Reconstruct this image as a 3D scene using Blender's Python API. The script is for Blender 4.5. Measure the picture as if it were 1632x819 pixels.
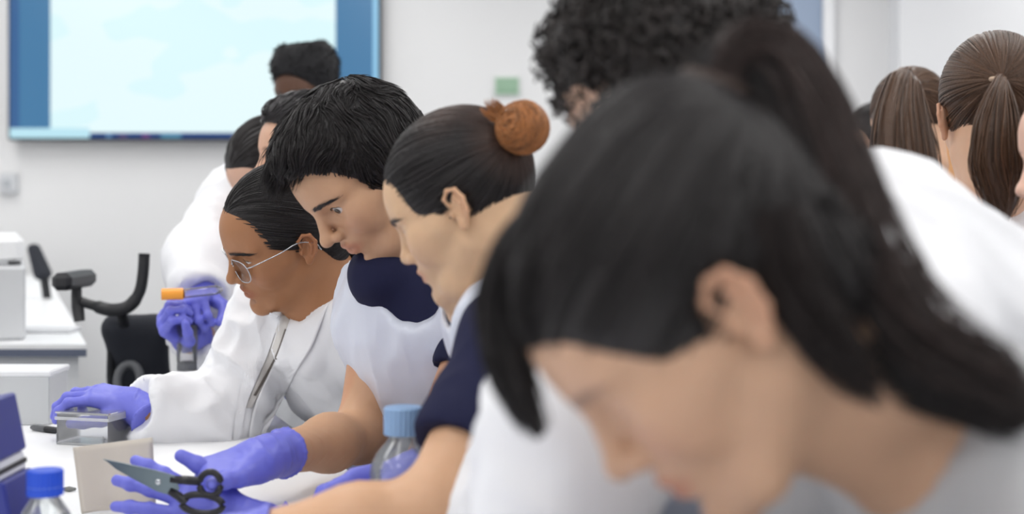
import bpy, math, random
import numpy as np
from mathutils import Vector
random.seed(7); RNG = np.random.default_rng(11)
f4 = np.float32
for o in list(bpy.data.objects): bpy.data.objects.remove(o, do_unlink=True)
SC = bpy.context.scene; C = SC.collection

# ------------------------------------------------------------------ camera, world, lights, exposure
FPX, CX, HY, CAMZ = 2267.0, 816.0, 330.0, 1.29          # focal length in pixels, principal column, horizon row, eye height
cam = bpy.data.objects.new('camera', bpy.data.cameras.new('camera')); C.objects.link(cam)
cam.location = (0, 0, CAMZ); cam.rotation_euler = (math.pi/2, 0, 0)
cam.data.sensor_width = 36; cam.data.lens = FPX/1632*36
cam.data.shift_y = -(409.5-HY)/1632
cam.data.clip_start = 0.05
cam.data.dof.use_dof = True; cam.data.dof.focus_distance = 2.42; cam.data.dof.aperture_fstop = 2.7
SC.camera = cam
w = bpy.data.worlds.new('world'); SC.world = w; w.use_nodes = True
w.node_tree.nodes['Background'].inputs[0].default_value = (0.9, 0.95, 1, 1)
w.node_tree.nodes['Background'].inputs[1].default_value = 0.35
LIGHTS = [(x, y) for y in (-1.2, 0.8, 2.8, 4.8, 6.6) for x in (-2.9, -0.9, 1.1, 3.1)]
CEIL = 3.0
for i, (x, y) in enumerate(LIGHTS):
    ld = bpy.data.lights.new('ceiling_lamp', 'AREA'); ld.shape = 'RECTANGLE'; ld.size = 0.55; ld.size_y = 1.15
    ld.energy = 8.4; ld.color = (1.0, 0.985, 0.96)
    lo = bpy.data.objects.new('ceiling_lamp', ld); C.objects.link(lo); lo.location = (x, y, CEIL-0.06)
SC.view_settings.view_transform = 'Standard'; SC.view_settings.look = 'None'
SC.view_settings.gamma = 1; SC.view_settings.use_curve_mapping = False
SC.view_settings.exposure = 0.35

def PX(x, y, d):
    """the point of the room that lies at distance d behind pixel x, y"""
    return np.array([(x-CX)/FPX*d, d, CAMZ-(y-HY)/FPX*d])

# ------------------------------------------------------------------ materials
def lin(r, g, b):
    f = lambda c: (c/255/12.92) if c/255 <= 0.04045 else ((c/255+0.055)/1.055)**2.4
    return (f(r), f(g), f(b), 1)
MATS = {}
def mat(name, col, rough=0.5, spec=0.5, metal=0, noise=0, nscale=8, bump=0, bscale=30, attr=False, sss=0, coat=0, emit=0, trans=0, stretch=None):
    if name in MATS: return MATS[name]
    m = bpy.data.materials.new(name); m.use_nodes = True; nt = m.node_tree; N = nt.nodes; Lk = nt.links
    p = N['Principled BSDF']; p.inputs['Base Color'].default_value = col
    p.inputs['Roughness'].default_value = rough; p.inputs['Specular IOR Level'].default_value = spec; p.inputs['Metallic'].default_value = metal
    if coat: p.inputs['Coat Weight'].default_value = coat
    if sss:
        p.inputs['Subsurface Weight'].default_value = sss; p.inputs['Subsurface Radius'].default_value = (0.012, 0.005, 0.003); p.inputs['Subsurface Scale'].default_value = 0.6
    if emit: p.inputs['Emission Color'].default_value = col; p.inputs['Emission Strength'].default_value = emit
    tc = N.new('ShaderNodeTexCoord'); src = tc.outputs['Object']
    if stretch:
        mp = N.new('ShaderNodeMapping'); mp.inputs['Scale'].default_value = stretch; Lk.new(src, mp.inputs[0]); src = mp.outputs[0]
    cur = None
    if noise:
        t = N.new('ShaderNodeTexNoise'); t.inputs['Scale'].default_value = nscale; t.inputs['Detail'].default_value = 5; Lk.new(src, t.inputs['Vector'])
        r = N.new('ShaderNodeMapRange'); r.inputs[3].default_value = 1-noise; r.inputs[4].default_value = 1+noise; Lk.new(t.outputs['Fac'], r.inputs[0])
        mx = N.new('ShaderNodeMix'); mx.data_type = 'RGBA'; mx.blend_type = 'MULTIPLY'; mx.inputs[0].default_value = 1
        mx.inputs[6].default_value = col; Lk.new(r.outputs[0], mx.inputs[7]); cur = mx.outputs[2]
    if attr:
        a = N.new('ShaderNodeAttribute'); a.attribute_name = 'Col'
        mx = N.new('ShaderNodeMix'); mx.data_type = 'RGBA'; mx.blend_type = 'MULTIPLY'; mx.inputs[0].default_value = 1
        if cur is None: mx.inputs[6].default_value = col
        else: Lk.new(cur, mx.inputs[6])
        Lk.new(a.outputs['Color'], mx.inputs[7]); cur = mx.outputs[2]
    if cur is not None: Lk.new(cur, p.inputs['Base Color'])
    if bump:
        t = N.new('ShaderNodeTexNoise'); t.inputs['Scale'].default_value = bscale; t.inputs['Detail'].default_value = 4; Lk.new(src, t.inputs['Vector'])
        b = N.new('ShaderNodeBump'); b.inputs['Strength'].default_value = bump; b.inputs['Distance'].default_value = 0.01
        Lk.new(t.outputs['Fac'], b.inputs['Height']); Lk.new(b.outputs[0], p.inputs['Normal'])
    MATS[name] = m; return m
def glass(name, tint=(0.96, 0.97, 0.97, 1), refl=1.0, rough=0.04, ior=1.5, milk=0.0, milkcol=(0.9, 0.92, 0.95, 1)):
    if name in MATS: return MATS[name]
    m = bpy.data.materials.new(name); m.use_nodes = True; nt = m.node_tree; N = nt.nodes; Lk = nt.links
    N.remove(N['Principled BSDF']); out = N['Material Output']
    t = N.new('ShaderNodeBsdfTransparent'); t.inputs[0].default_value = tint
    g = N.new('ShaderNodeBsdfGlossy'); g.inputs['Roughness'].default_value = rough
    fr = N.new('ShaderNodeFresnel'); fr.inputs['IOR'].default_value = ior
    mu = N.new('ShaderNodeMath'); mu.operation = 'MULTIPLY'; mu.inputs[1].default_value = refl; mu.use_clamp = True; Lk.new(fr.outputs[0], mu.inputs[0])
    s = N.new('ShaderNodeMixShader'); Lk.new(mu.outputs[0], s.inputs[0]); Lk.new(t.outputs[0], s.inputs[1]); Lk.new(g.outputs[0], s.inputs[2])
    last = s
    if milk:
        d = N.new('ShaderNodeBsdfDiffuse'); d.inputs[0].default_value = milkcol
        s2 = N.new('ShaderNodeMixShader'); s2.inputs[0].default_value = milk; Lk.new(s.outputs[0], s2.inputs[1]); Lk.new(d.outputs[0], s2.inputs[2]); last = s2
    Lk.new(last.outputs[0], out.inputs[0]); MATS[name] = m; return m

# ------------------------------------------------------------------ objects and tags
def tag(o, label=None, cat=None, group=None, kind=None):
    if label: o['label'] = label
    if cat: o['category'] = cat
    if group: o['group'] = group
    if kind: o['kind'] = kind
    return o
def empty(name, loc):
    o = bpy.data.objects.new(name, None); C.objects.link(o); o.location = tuple(float(v) for v in loc); o.empty_display_size = 0.05; return o
ORG = {}
def mesh_obj(name, V, F, material, parent=None, smooth=True, col=None):
    """V (n,3) in world coordinates, F a list/array of quads (m,4) and optional tris; the object's origin is its parent's"""
    V = np.asarray(V, dtype=np.float64)
    org = ORG.get(parent.name, np.zeros(3)) if parent is not None else V.mean(0)*[1, 1, 0] + [0, 0, V[:, 2].min()]
    me = bpy.data.meshes.new(name)
    if isinstance(F, np.ndarray):
        F = F.astype(np.int32); n = len(F); k = F.shape[1]
        me.vertices.add(len(V)); me.vertices.foreach_set('co', (V-org).astype(f4).ravel())
        me.loops.add(n*k); me.loops.foreach_set('vertex_index', F.ravel())
        me.polygons.add(n); me.polygons.foreach_set('loop_start', np.arange(0, n*k, k, dtype=np.int32))
        me.update(calc_edges=True)
    else:
        me.from_pydata([tuple(v) for v in (V-org)], [], F)
    if smooth: me.shade_smooth()
    else: me.shade_flat()
    if col is not None:
        a = me.color_attributes.new('Col', 'FLOAT_COLOR', 'POINT')
        c4 = np.ones((len(V), 4), f4); c4[:, :3] = col; a.data.foreach_set('color', c4.ravel())
    for mm in (material if isinstance(material, (list, tuple)) else [material]): me.materials.append(mm)
    o = bpy.data.objects.new(name, me); C.objects.link(o)
    if parent is not None: o.parent = parent
    else: o.location = tuple(org)
    ORG[o.name] = org if parent is None else ORG.get(parent.name, np.zeros(3))
    return o
def root(name, loc, label, cat, group=None):
    e = empty(name, loc); ORG[e.name] = np.array(loc, float); tag(e, label, cat, group); return e

class MB:
    """collects boxes, tubes and lathes in world coordinates; build() links them as one mesh"""
    def __init__(s): s.V = []; s.F = []
    def add(s, V, F):
        n = len(s.V); s.V += [tuple(v) for v in V]; s.F += [tuple(i+n for i in f) for f in F]; return s
    def box(s, lo, hi, bev=0.0, M=None, c=(0, 0, 0)):
        lo = np.array(lo, float); hi = np.array(hi, float); b = min(bev, *(abs(hi-lo)/2.01)) if bev else 0
        if b == 0:
            V = np.array([[x, y, z] for x in (lo[0], hi[0]) for y in (lo[1], hi[1]) for z in (lo[2], hi[2])])
            F = [(0, 1, 3, 2), (4, 6, 7, 5), (0, 4, 5, 1), (2, 3, 7, 6), (0, 2, 6, 4), (1, 5, 7, 3)]
        else:
            V = []; idx = {}
            for ix in (0, 1):
                for iy in (0, 1):
                    for iz in (0, 1):
                        cnr = np.array([(lo, hi)[ix][0], (lo, hi)[iy][1], (lo, hi)[iz][2]]); sg = np.array([1-2*ix, 1-2*iy, 1-2*iz])*b
                        for a in range(3):
                            p = cnr.copy()
                            for q in range(3):
                                if q != a: p[q] += sg[q]
                            idx[ix, iy, iz, a] = len(V); V.append(p)
            F = []
            for a in range(3):
                q, r = (a+1) % 3, (a+2) % 3
                for sd in (0, 1):
                    f = []
                    for u, v in ((0, 0), (1, 0), (1, 1), (0, 1)):
                        t = [0, 0, 0]; t[a] = sd; t[q] = u; t[r] = v; f.append(idx[(*t, a)])
                    F.append(tuple(f if sd else f[::-1]))
                for u in (0, 1):
                    for v in (0, 1):
                        f = []
                        for sd in (0, 1):
                            t = [0, 0, 0]; t[a] = sd; t[q] = u; t[r] = v; f.append((idx[(*t, q)], idx[(*t, r)]))
                        g = (f[0][0], f[1][0], f[1][1], f[0][1]); F.append(g if u == v else g[::-1])
            for ix in (0, 1):
                for iy in (0, 1):
                    for iz in (0, 1):
                        f = [idx[ix, iy, iz, a] for a in range(3)]; F.append(tuple(f if (ix+iy+iz) % 2 else f[::-1]))
            V = np.array(V)
        if M is not None: V = V @ np.asarray(M).T
        return s.add(np.asarray(V)+np.asarray(c), F)
    def tube(s, pts, r, n=10, closed=False, flat=1.0, flatdir=None):
        P = np.array(pts, float); m = len(P); rr = np.broadcast_to(np.array(r, float), (m,))
        T = (np.roll(P, -1, 0)-np.roll(P, 1, 0)) if closed else np.gradient(P, axis=0)
        T /= np.linalg.norm(T, axis=1)[:, None]+1e-12
        ref = np.array(flatdir if flatdir is not None else ((0, 0, 1) if abs(T[:, 2]).mean() < 0.8 else (1, 0, 0)), float)
        V = []; F = []
        for i in range(m):
            e1 = np.cross(T[i], ref); e1 /= np.linalg.norm(e1)+1e-12; e2 = np.cross(T[i], e1)
            for k in range(n):
                a = 2*math.pi*k/n; V.append(P[i]+rr[i]*(math.cos(a)*e1+flat*math.sin(a)*e2))
        for i in range(m if closed else m-1):
            j = (i+1) % m
            for k in range(n): F.append((i*n+k, j*n+k, j*n+(k+1) % n, i*n+(k+1) % n)[::-1])
        if not closed: F += [tuple(range(n)), tuple(range(m*n-1, m*n-n-1, -1))]
        return s.add(V, F)
    def lathe(s, prof, c, n=40, M=None, cap=True):
        V = []; F = []
        for r, z in prof:
            for k in range(n):
                a = 2*math.pi*k/n; V.append((r*math.cos(a), r*math.sin(a), z))
        for i in range(len(prof)-1):
            for k in range(n): F.append((i*n+k, i*n+(k+1) % n, (i+1)*n+(k+1) % n, (i+1)*n+k))
        if cap: F += [tuple(range(n))[::-1], tuple(range((len(prof)-1)*n, len(prof)*n))]
        V = np.array(V)
        if M is not None: V = V @ np.asarray(M).T
        return s.add(V+np.asarray(c), F)
    def prism(s, poly, o, eu, ev, en, t):
        """an outline in the plane o + u eu + v ev, given thickness t along en"""
        o, eu, ev, en = [np.asarray(v, float) for v in (o, eu, ev, en)]; n = len(poly)
        a = [o+u*eu+v*ev-en*t/2 for u, v in poly]; b = [p+en*t for p in a]
        F = [tuple(range(n))[::-1], tuple(range(n, 2*n))]+[(i, (i+1) % n, n+(i+1) % n, n+i) for i in range(n)]
        return s.add(a+b, F)
    def build(s, name, m, parent=None, smooth=False): return mesh_obj(name, np.array(s.V), s.F, m, parent, smooth)
def arc(c, e1, e2, r1, r2, a0, a1, n): return [np.asarray(c)+r1*math.cos(a)*np.asarray(e1)+r2*math.sin(a)*np.asarray(e2) for a in np.linspace(a0, a1, n)]
def bez(pts, n):
    """Catmull-Rom through the points"""
    P = np.array(pts, float); P = np.vstack([2*P[0]-P[1], P, 2*P[-1]-P[-2]]); m = len(P)-3; out = []
    for t in np.linspace(0, m-1e-6, n):
        i = int(t); u = t-i; a, b, c, d = P[i:i+4]
        out.append(0.5*((2*b)+(c-a)*u+(2*a-5*b+4*c-d)*u*u+(3*b-a-3*c+d)*u**3))
    return np.array(out)

# ------------------------------------------------------------------ distance fields and their surfaces
def axis(lo, hi, flo, fhi, fine, coarse):
    a = np.arange(flo, fhi, fine); l = []; r = []; st = fine; x = flo
    while x > lo: st = min(coarse, st*1.25); x -= st; l.append(x)
    st = fine; x = a[-1]
    while x < hi: st = min(coarse, st*1.25); x += st; r.append(x)
    return np.concatenate([l[::-1], a, r]).astype(f4)
class Vol:
    def __init__(s, ax, H=None):
        s.ax = ax; s.D = np.full([len(a) for a in ax], 9.0, f4); s.H = H     # H = (M, pos, scale): world -> grid
    def pt(s, p): return np.asarray(p, float) if s.H is None else s.H[0].T @ (np.asarray(p, float)-s.H[1])/s.H[2]
    def vec(s, v): return np.asarray(v, float) if s.H is None else s.H[0].T @ np.asarray(v, float)
    def sc(s): return 1.0 if s.H is None else 1.0/s.H[2]
    def blk(s, lo, hi):
        sl = []; co = []
        for k in range(3):
            i0 = max(0, int(np.searchsorted(s.ax[k], lo[k]))-2); i1 = min(len(s.ax[k]), int(np.searchsorted(s.ax[k], hi[k]))+2)
            if i1 <= i0: return None, None
            sl.append(slice(i0, i1)); sh = [1, 1, 1]; sh[k] = -1; co.append(s.ax[k][i0:i1].reshape(sh))
        return tuple(sl), co
    def comb(s, sl, d, k, op):
        D = s.D[sl]
        if op == 'u':
            h = np.clip(0.5+0.5*(D-d)/k, 0, 1); s.D[sl] = D+(d-D)*h-k*h*(1-h)
        else:
            d = -d if op == 's' else d
            h = np.clip(0.5-0.5*(D-d)/k, 0, 1); s.D[sl] = D+(d-D)*h+k*h*(1-h)
    def ell(s, c, r, k=0.01, R=None, op='u', world=False):
        c = s.pt(c) if world else np.asarray(c, float); r = np.asarray(r, float)*(s.sc() if world else 1)
        if R is not None: R = np.asarray(R, float); R = (s.H[0].T @ R if (world and s.H is not None) else R)
        elif world and s.H is not None: R = s.H[0].T
        m = (r if R is None else np.full(3, r.max()))+k+0.012
        sl, q = s.blk(c-m, c+m)
        if sl is None: return s
        x, y, z = [(q[i]-f4(c[i])) for i in range(3)]
        if R is not None: x, y, z = [x*f4(R[0, j])+y*f4(R[1, j])+z*f4(R[2, j]) for j in range(3)]
        a, b, cc = [f4(v) for v in r]
        k0 = np.sqrt((x/a)**2+(y/b)**2+(z/cc)**2); k1 = np.sqrt((x/a**2)**2+(y/b**2)**2+(z/cc**2)**2)+f4(1e-6)
        s.comb(sl, k0*(k0-1)/k1, f4(k), op); return s
    def cone(s, a, b, ra, rb, k=0.01, op='u', world=False, wide=None, wf=1.0):
        if world: a, b = s.pt(a), s.pt(b); ra, rb = ra*s.sc(), rb*s.sc(); wide = s.vec(wide) if wide is not None else None
        a, b = np.asarray(a, float), np.asarray(b, float); m = max(ra, rb)*max(1, wf)+k+0.012
        sl, q = s.blk(np.minimum(a, b)-m, np.maximum(a, b)+m)
        if sl is None: return s
        x, y, z = [(q[i]-f4(a[i])) for i in range(3)]; ba = b-a; L = float(ba@ba)+1e-9
        t = np.clip((x*f4(ba[0])+y*f4(ba[1])+z*f4(ba[2]))/f4(L), 0, 1)
        x = x-t*f4(ba[0]); y = y-t*f4(ba[1]); z = z-t*f4(ba[2])
        if wide is not None:
            wv = wide/np.linalg.norm(wide); u = (x*f4(wv[0])+y*f4(wv[1])+z*f4(wv[2]))*f4(1-1/wf)
            x = x-u*f4(wv[0]); y = y-u*f4(wv[1]); z = z-u*f4(wv[2])
        s.comb(sl, np.sqrt(x*x+y*y+z*z)-(f4(ra)+t*f4(rb-ra)), f4(k), op); return s
    def chain(s, pts, rr, k=0.004, **kw):
        for i in range(len(pts)-1): s.cone(pts[i], pts[i+1], rr[i], rr[i+1], k, **kw)
        return s
    def half(s, p, n, k=0.01, op='s', world=True):
        """removes the side the normal n points to"""
        if world: p, n = s.pt(p), s.vec(n)
        n = np.asarray(n, float)/np.linalg.norm(n)
        x, y, z = [s.ax[i].reshape([-1 if j == i else 1 for j in range(3)])-f4(p[i]) for i in range(3)]
        s.comb((slice(None),)*3, -(x*f4(n[0])+y*f4(n[1])+z*f4(n[2])), f4(k), op); return s
    def mesh(s):
        D = s.D; S = D < 0; n = S.astype(np.uint8)
        c = n[:-1]+n[1:]; c = c[:, :-1]+c[:, 1:]; c = c[:, :, :-1]+c[:, :, 1:]
        act = (c > 0) & (c < 8); ijk = np.argwhere(act)
        vid = np.full(act.shape, -1, np.int32); vid[act] = np.arange(len(ijk), dtype=np.int32)
        acc = np.zeros((len(ijk), 3), f4); cnt = np.zeros(len(ijk), f4)
        cn = [(a, b, d) for a in (0, 1) for b in (0, 1) for d in (0, 1)]
        for u in cn:
            for ax in range(3):
                if u[ax]: continue
                v = list(u); v[ax] = 1
                A = ijk+np.array(u); B = ijk+np.array(v)
                da = D[A[:, 0], A[:, 1], A[:, 2]]; db = D[B[:, 0], B[:, 1], B[:, 2]]
                m = (da < 0) != (db < 0); t = (da[m]/(da[m]-db[m]))[:, None]
                pa = np.stack([s.ax[i][A[m, i]] for i in range(3)], 1); pb = np.stack([s.ax[i][B[m, i]] for i in range(3)], 1)
                acc[m] += pa+t*(pb-pa); cnt[m] += 1
        V = acc/cnt[:, None]; Q = []
        for ax in range(3):
            p, q = (ax+1) % 3, (ax+2) % 3
            sl0 = [None]*3; sl1 = [None]*3; sl0[ax] = slice(0, -1); sl1[ax] = slice(1, None)
            for e in (p, q): sl0[e] = slice(1, -1); sl1[e] = slice(1, -1)
            a, b = S[tuple(sl0)], S[tuple(sl1)]; w_ = np.argwhere(a != b); ins = a[a != b]
            base = w_.copy(); base[:, p] += 1; base[:, q] += 1
            def cell(dp, dq):
                r = base.copy(); r[:, p] += dp; r[:, q] += dq; return vid[r[:, 0], r[:, 1], r[:, 2]]
            f = np.stack([cell(-1, -1), cell(0, -1), cell(0, 0), cell(-1, 0)], 1)
            f[~ins] = f[~ins][:, ::-1]; Q.append(f)
        Q = np.concatenate(Q); Q = Q[(Q >= 0).all(1)]
        if s.H is not None: V = s.H[1]+s.H[2]*(V @ s.H[0].T)
        return V.astype(np.float64), Q
    def sample(s, P):
        """trilinear value on a uniform grid (grid coordinates)"""
        u = []; 
        for k in range(3):
            a = s.ax[k]; t = np.clip((P[:, k]-a[0])/(a[1]-a[0]), 0, len(a)-1.001); u.append(t)
        i = [t.astype(int) for t in u]; f = [t-j for t, j in zip(u, i)]; r = 0
        for a in (0, 1):
            for b in (0, 1):
                for c in (0, 1):
                    wgt = (f[0] if a else 1-f[0])*(f[1] if b else 1-f[1])*(f[2] if c else 1-f[2]); r = r+wgt*s.D[i[0]+a, i[1]+b, i[2]+c]
        return r
    def grad(s, P, e=0.003):
        g = np.stack([s.sample(P+np.eye(3)[k]*e)-s.sample(P-np.eye(3)[k]*e) for k in range(3)], 1)
        return g/(np.linalg.norm(g, axis=1)[:, None]+1e-9)
_LAT = np.random.default_rng(3).random((32, 32, 32)).astype(f4)
def vnoise(P):
    i = np.floor(P).astype(int); f = P-i; f = f*f*(3-2*f); i &= 31; j = (i+1) & 31; r = 0
    for a in (0, 1):
        for b in (0, 1):
            for c in (0, 1):
                wgt = (f[:, 0] if a else 1-f[:, 0])*(f[:, 1] if b else 1-f[:, 1])*(f[:, 2] if c else 1-f[:, 2])
                r = r+wgt*_LAT[(j if a else i)[:, 0], (j if b else i)[:, 1], (j if c else i)[:, 2]]
    return r*2-1
def vnormals(V, Q):
    n = np.cross(V[Q[:, 2]]-V[Q[:, 0]], V[Q[:, 3]]-V[Q[:, 1]]); N = np.zeros_like(V)
    for k in range(4): np.add.at(N, Q[:, k], n)
    return N/(np.linalg.norm(N, axis=1)[:, None]+1e-12)
def relax(V, Q, it=2):
    for _ in range(it):
        A = np.zeros_like(V); c = np.zeros(len(V))
        for k in range(4):
            np.add.at(A, Q[:, k], V[Q[:, (k+1) % 4]]); np.add.at(c, Q[:, k], 1)
        V = V*0.4+0.6*A/np.maximum(c, 1)[:, None]
    return V
def strands(P, R, sides=3):
    """P (S,n,3) paths, R (S,n) radii -> one mesh of thin tapered tubes"""
    S, n, _ = P.shape; T = np.gradient(P, axis=1); T /= np.linalg.norm(T, axis=2)[..., None]+1e-12
    ref = RNG.normal(size=(S, 1, 3)); e1 = np.cross(T, ref); e1 /= np.linalg.norm(e1, axis=2)[..., None]+1e-9; e2 = np.cross(T, e1)
    V = np.stack([P+R[..., None]*(math.cos(a)*e1+math.sin(a)*e2) for a in np.arange(sides)*2*math.pi/sides], 2).reshape(-1, 3)
    base = (np.arange(S)[:, None, None]*n+np.arange(n-1)[None, :, None])*sides; k = np.arange(sides)[None, None, :]
    a = base+k; b = base+(k+1) % sides; Q = np.stack([a, b, b+sides, a+sides], -1).reshape(-1, 4)
    return V, Q
def rot(ax, a):
    ax = np.asarray(ax, float); ax = ax/np.linalg.norm(ax); K = np.array([[0, -ax[2], ax[1]], [ax[2], 0, -ax[0]], [-ax[1], ax[0], 0]])
    return np.eye(3)+math.sin(a)*K+(1-math.cos(a))*K@K
def headM(yaw, pitch, roll):
    """columns: forward, left, up; yaw 0 looks along -X, a positive yaw turns to the camera, a positive pitch looks down"""
    M = np.array([[-1, 0, 0], [0, -1, 0], [0, 0, 1.0]]); M = rot((0, 0, 1), yaw) @ M; M = rot(M[:, 1], pitch) @ M; return rot(M[:, 0], roll) @ M
def unit(v): v = np.asarray(v, float); return v/np.linalg.norm(v)

# ------------------------------------------------------------------ people: head, body, hands, hair, clothes
def head_field(v, op=0.5, fem=0.5, mouth=0.0, ears=True, nose=0.0, lips=0.0):
    """the head in its own frame (x forward, y left, z up, origin between the ears), adult size"""
    v.ell((-0.004, 0, 0.045), (0.099, 0.074, 0.088), 0.02)                       # skull
    v.ell((0.030, 0, -0.004), (0.068, 0.0605, 0.082), 0.030)                     # face mass
    v.ell((0.052, 0, 0.050), (0.050, 0.058, 0.050), 0.025)                       # forehead
    jw = 0.050-0.004*fem
    for s in (1, -1):
        v.cone((0.008, s*jw, -0.045), (0.060, s*0.030, -0.082), 0.019, 0.016, 0.028)   # jaw
        v.cone((0.060, s*0.030, -0.082), (0.086, s*0.008, -0.088), 0.015, 0.014, 0.02)
        v.ell((0.063, s*0.042, -0.020), (0.026, 0.021, 0.026), 0.022)            # cheek
        v.cone((0.030, s*0.060, -0.006), (0.065, s*0.048, -0.006), 0.010, 0.010, 0.025)  # cheekbone
        v.cone((0.092, s*0.010, 0.032), (0.074, s*0.049, 0.034), 0.0085, 0.007, 0.016)   # brow
    v.ell((0.084, 0, -0.088), (0.018, 0.017, 0.015), 0.016)                      # chin
    v.ell((0.084, 0, -0.050), (0.022, 0.029, 0.027), 0.020)                      # around the mouth
    v.cone((-0.03, 0, -0.01), (-0.045, 0, -0.10), 0.050, 0.050, 0.03)            # nape
    for s in (1, -1):
        v.ell((0.104, s*0.032, 0.010), (0.019, 0.019, 0.015), 0.012, op='s')     # eye socket
        v.ell((0.0775, s*0.032, 0.012), (0.0142, 0.0150, 0.0135), 0.004)         # lids over the eyeball
    v.cone((0.097, 0, 0.022), (0.113+nose*0.8, 0, -0.014), 0.0075, 0.0092, 0.010)         # bridge of the nose
    v.ell((0.1155+nose, 0, -0.019), (0.0115, 0.0110, 0.0095), 0.008)                  # tip
    for s in (1, -1):
        v.ell((0.1035+nose*0.6, s*0.0125, -0.0235), (0.0105, 0.0070, 0.0080), 0.006)      # wings
        v.ell((0.1080+nose*0.8, s*0.0065, -0.0325), (0.0060, 0.0034, 0.0045), 0.003, op='s')   # nostrils
    v.ell((0.0982+lips, 0, -0.0455), (0.0105, 0.0200, 0.0062), 0.005)                 # upper lip
    for s in (1, -1): v.ell((0.0997+lips, s*0.006, -0.0440), (0.0095, 0.0085, 0.0050), 0.004)
    v.ell((0.0964+lips, 0, -0.0585), (0.0105, 0.0175, 0.0072), 0.005)                 # lower lip
    v.cone((0.1100+lips, 0, -0.0520), (0.0930, 0.025, -0.0515+0.006*mouth), 0.0013+0.0015*mouth, 0.0010, 0.002, op='s')
    v.cone((0.1100+lips, 0, -0.0520), (0.0930, -0.025, -0.0515+0.006*mouth), 0.0013+0.0015*mouth, 0.0010, 0.002, op='s')
    v.ell((0.1040, 0, -0.0705), (0.0100, 0.0200, 0.0060), 0.006, op='s')         # hollow above the chin
    v.ell((0.1150, 0, -0.0385), (0.0060, 0.0030, 0.0050), 0.003, op='s')
    for s in (1, -1):
        if op > 0.02: v.ell((0.0900, s*0.0332, 0.0115), (0.0130, 0.0142, 0.0052*op+0.0004), 0.0012, op='s')   # lid opening
        if not ears: continue
        A = rot((0, 0, 1), -s*0.38) @ rot((0, 1, 0), -0.18); z_ = 0.84
        ec = lambda x, y, z: (x*z_-0.001, s*(0.0745+(y-0.0745)*z_), z*z_+0.001); er = lambda *r: tuple(q*z_ for q in r)
        v.ell(ec(-0.010, 0.0775, 0.003), er(0.0175, 0.0060, 0.0300), 0.005, R=A)
        v.ell(ec(-0.005, 0.0855, 0.001), er(0.0090, 0.0085, 0.0170), 0.003, R=A, op='s')
        v.chain([ec(0.004, 0.079, 0.010), ec(0.006, 0.081, 0.024), ec(-0.006, 0.0855, 0.034), ec(-0.020, 0.0895, 0.030), ec(-0.0265, 0.0905, 0.012), ec(-0.022, 0.0875, -0.008), ec(-0.011, 0.0815, -0.022)],
                er(0.0028, 0.0032, 0.0034, 0.0034, 0.0034, 0.0032, 0.003), 0.0025)
        v.chain([ec(-0.012, 0.083, 0.022), ec(-0.0165, 0.0855, 0.006), ec(-0.010, 0.082, -0.012)], er(0.0025, 0.003, 0.0028), 0.0025)
        v.ell(ec(-0.003, 0.0775, -0.0255), er(0.0085, 0.0055, 0.0095), 0.004)
        v.ell(ec(0.0065, 0.0770, -0.003), er(0.0040, 0.0045, 0.0065), 0.0025)
    return v
def skin_tint(P, brow=0.0):
    """lips, brows and ears are redder or darker than the rest of the skin: colours of the skin itself"""
    x, y, z = P[:, 0], P[:, 1], P[:, 2]; c = np.ones((len(P), 3))
    lip = np.clip(1.3-np.sqrt(((z+0.052)/0.0125)**2+(y/0.0255)**2), 0, 1)*np.clip((x-0.082)/0.008, 0, 1); lip = np.clip(lip*2.2, 0, 1)
    c = c*(1-lip[:, None])+lip[:, None]*np.array([0.86, 0.66, 0.66])
    ch = np.exp(-(((z+0.02)/0.022)**2+((abs(y)-0.045)/0.02)**2))*np.clip((x-0.03)/0.03, 0, 1)
    c *= 1-ch[:, None]*np.array([0, 0.07, 0.06])
    er = np.clip((abs(y)-0.074)/0.010, 0, 1); c *= 1-er[:, None]*np.array([0.0, 0.10, 0.12])
    if brow:
        b = np.clip(1.35-np.sqrt(((z-0.0315-0.10*np.clip(abs(y)-0.02, 0, 0.018)+0.25*np.clip(abs(y)-0.042, 0, 1))/0.0040)**2+((abs(y)-0.031)/0.022)**2), 0, 1)*(x > 0.05); b = np.clip(2.2*b, 0, 1)*brow
        c = c*(1-b[:, None])+b[:, None]*np.array([0.10, 0.09, 0.09])
    return c
def torso_frame(N, P, phi):
    up = unit(np.asarray(N)-np.asarray(P)); f = np.array([-math.cos(phi), -math.sin(phi), 0.0]); f = unit(f-up*(f@up)); l = np.cross(up, f)
    return np.stack([f, l, up], 1)
class Person:
    pass
def torso_field(v, p, g=0.0, k=0.05, skirt=None, arms=False):
    """chest, waist, hips and shoulders, grown outward by g (for clothes)"""
    T, N, P = p.T, p.N, p.P; f, l, up = T[:, 0], T[:, 1], T[:, 2]; L = np.linalg.norm(N-P); b = p.build
    at = lambda t, fx=0.0: N+(P-N)*t+f*fx
    v.ell(at(0.34, 0.010), np.array([0.105, 0.150, 0.19*L/0.5])*b+g, k, R=T, world=True)
    v.ell(at(0.70, 0.012), np.array([0.098, 0.130, 0.17*L/0.5])*b+g, k, R=T, world=True)
    v.ell(at(1.00), np.array([0.110, 0.162, 0.13])*b+g, k, R=T, world=True)
    for s, S in ((1, p.SL), (-1, p.SR)): v.cone(N-up*0.035+l*s*0.03, S, 0.052*b+g, 0.056*b+g, k, world=True)
    if p.bust: 
        for s in (1, -1): v.ell(at(0.42, 0.075)+l*s*0.062, np.array([0.055, 0.062, 0.062])*b+g, 0.04, R=T, world=True)
    return v
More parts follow.
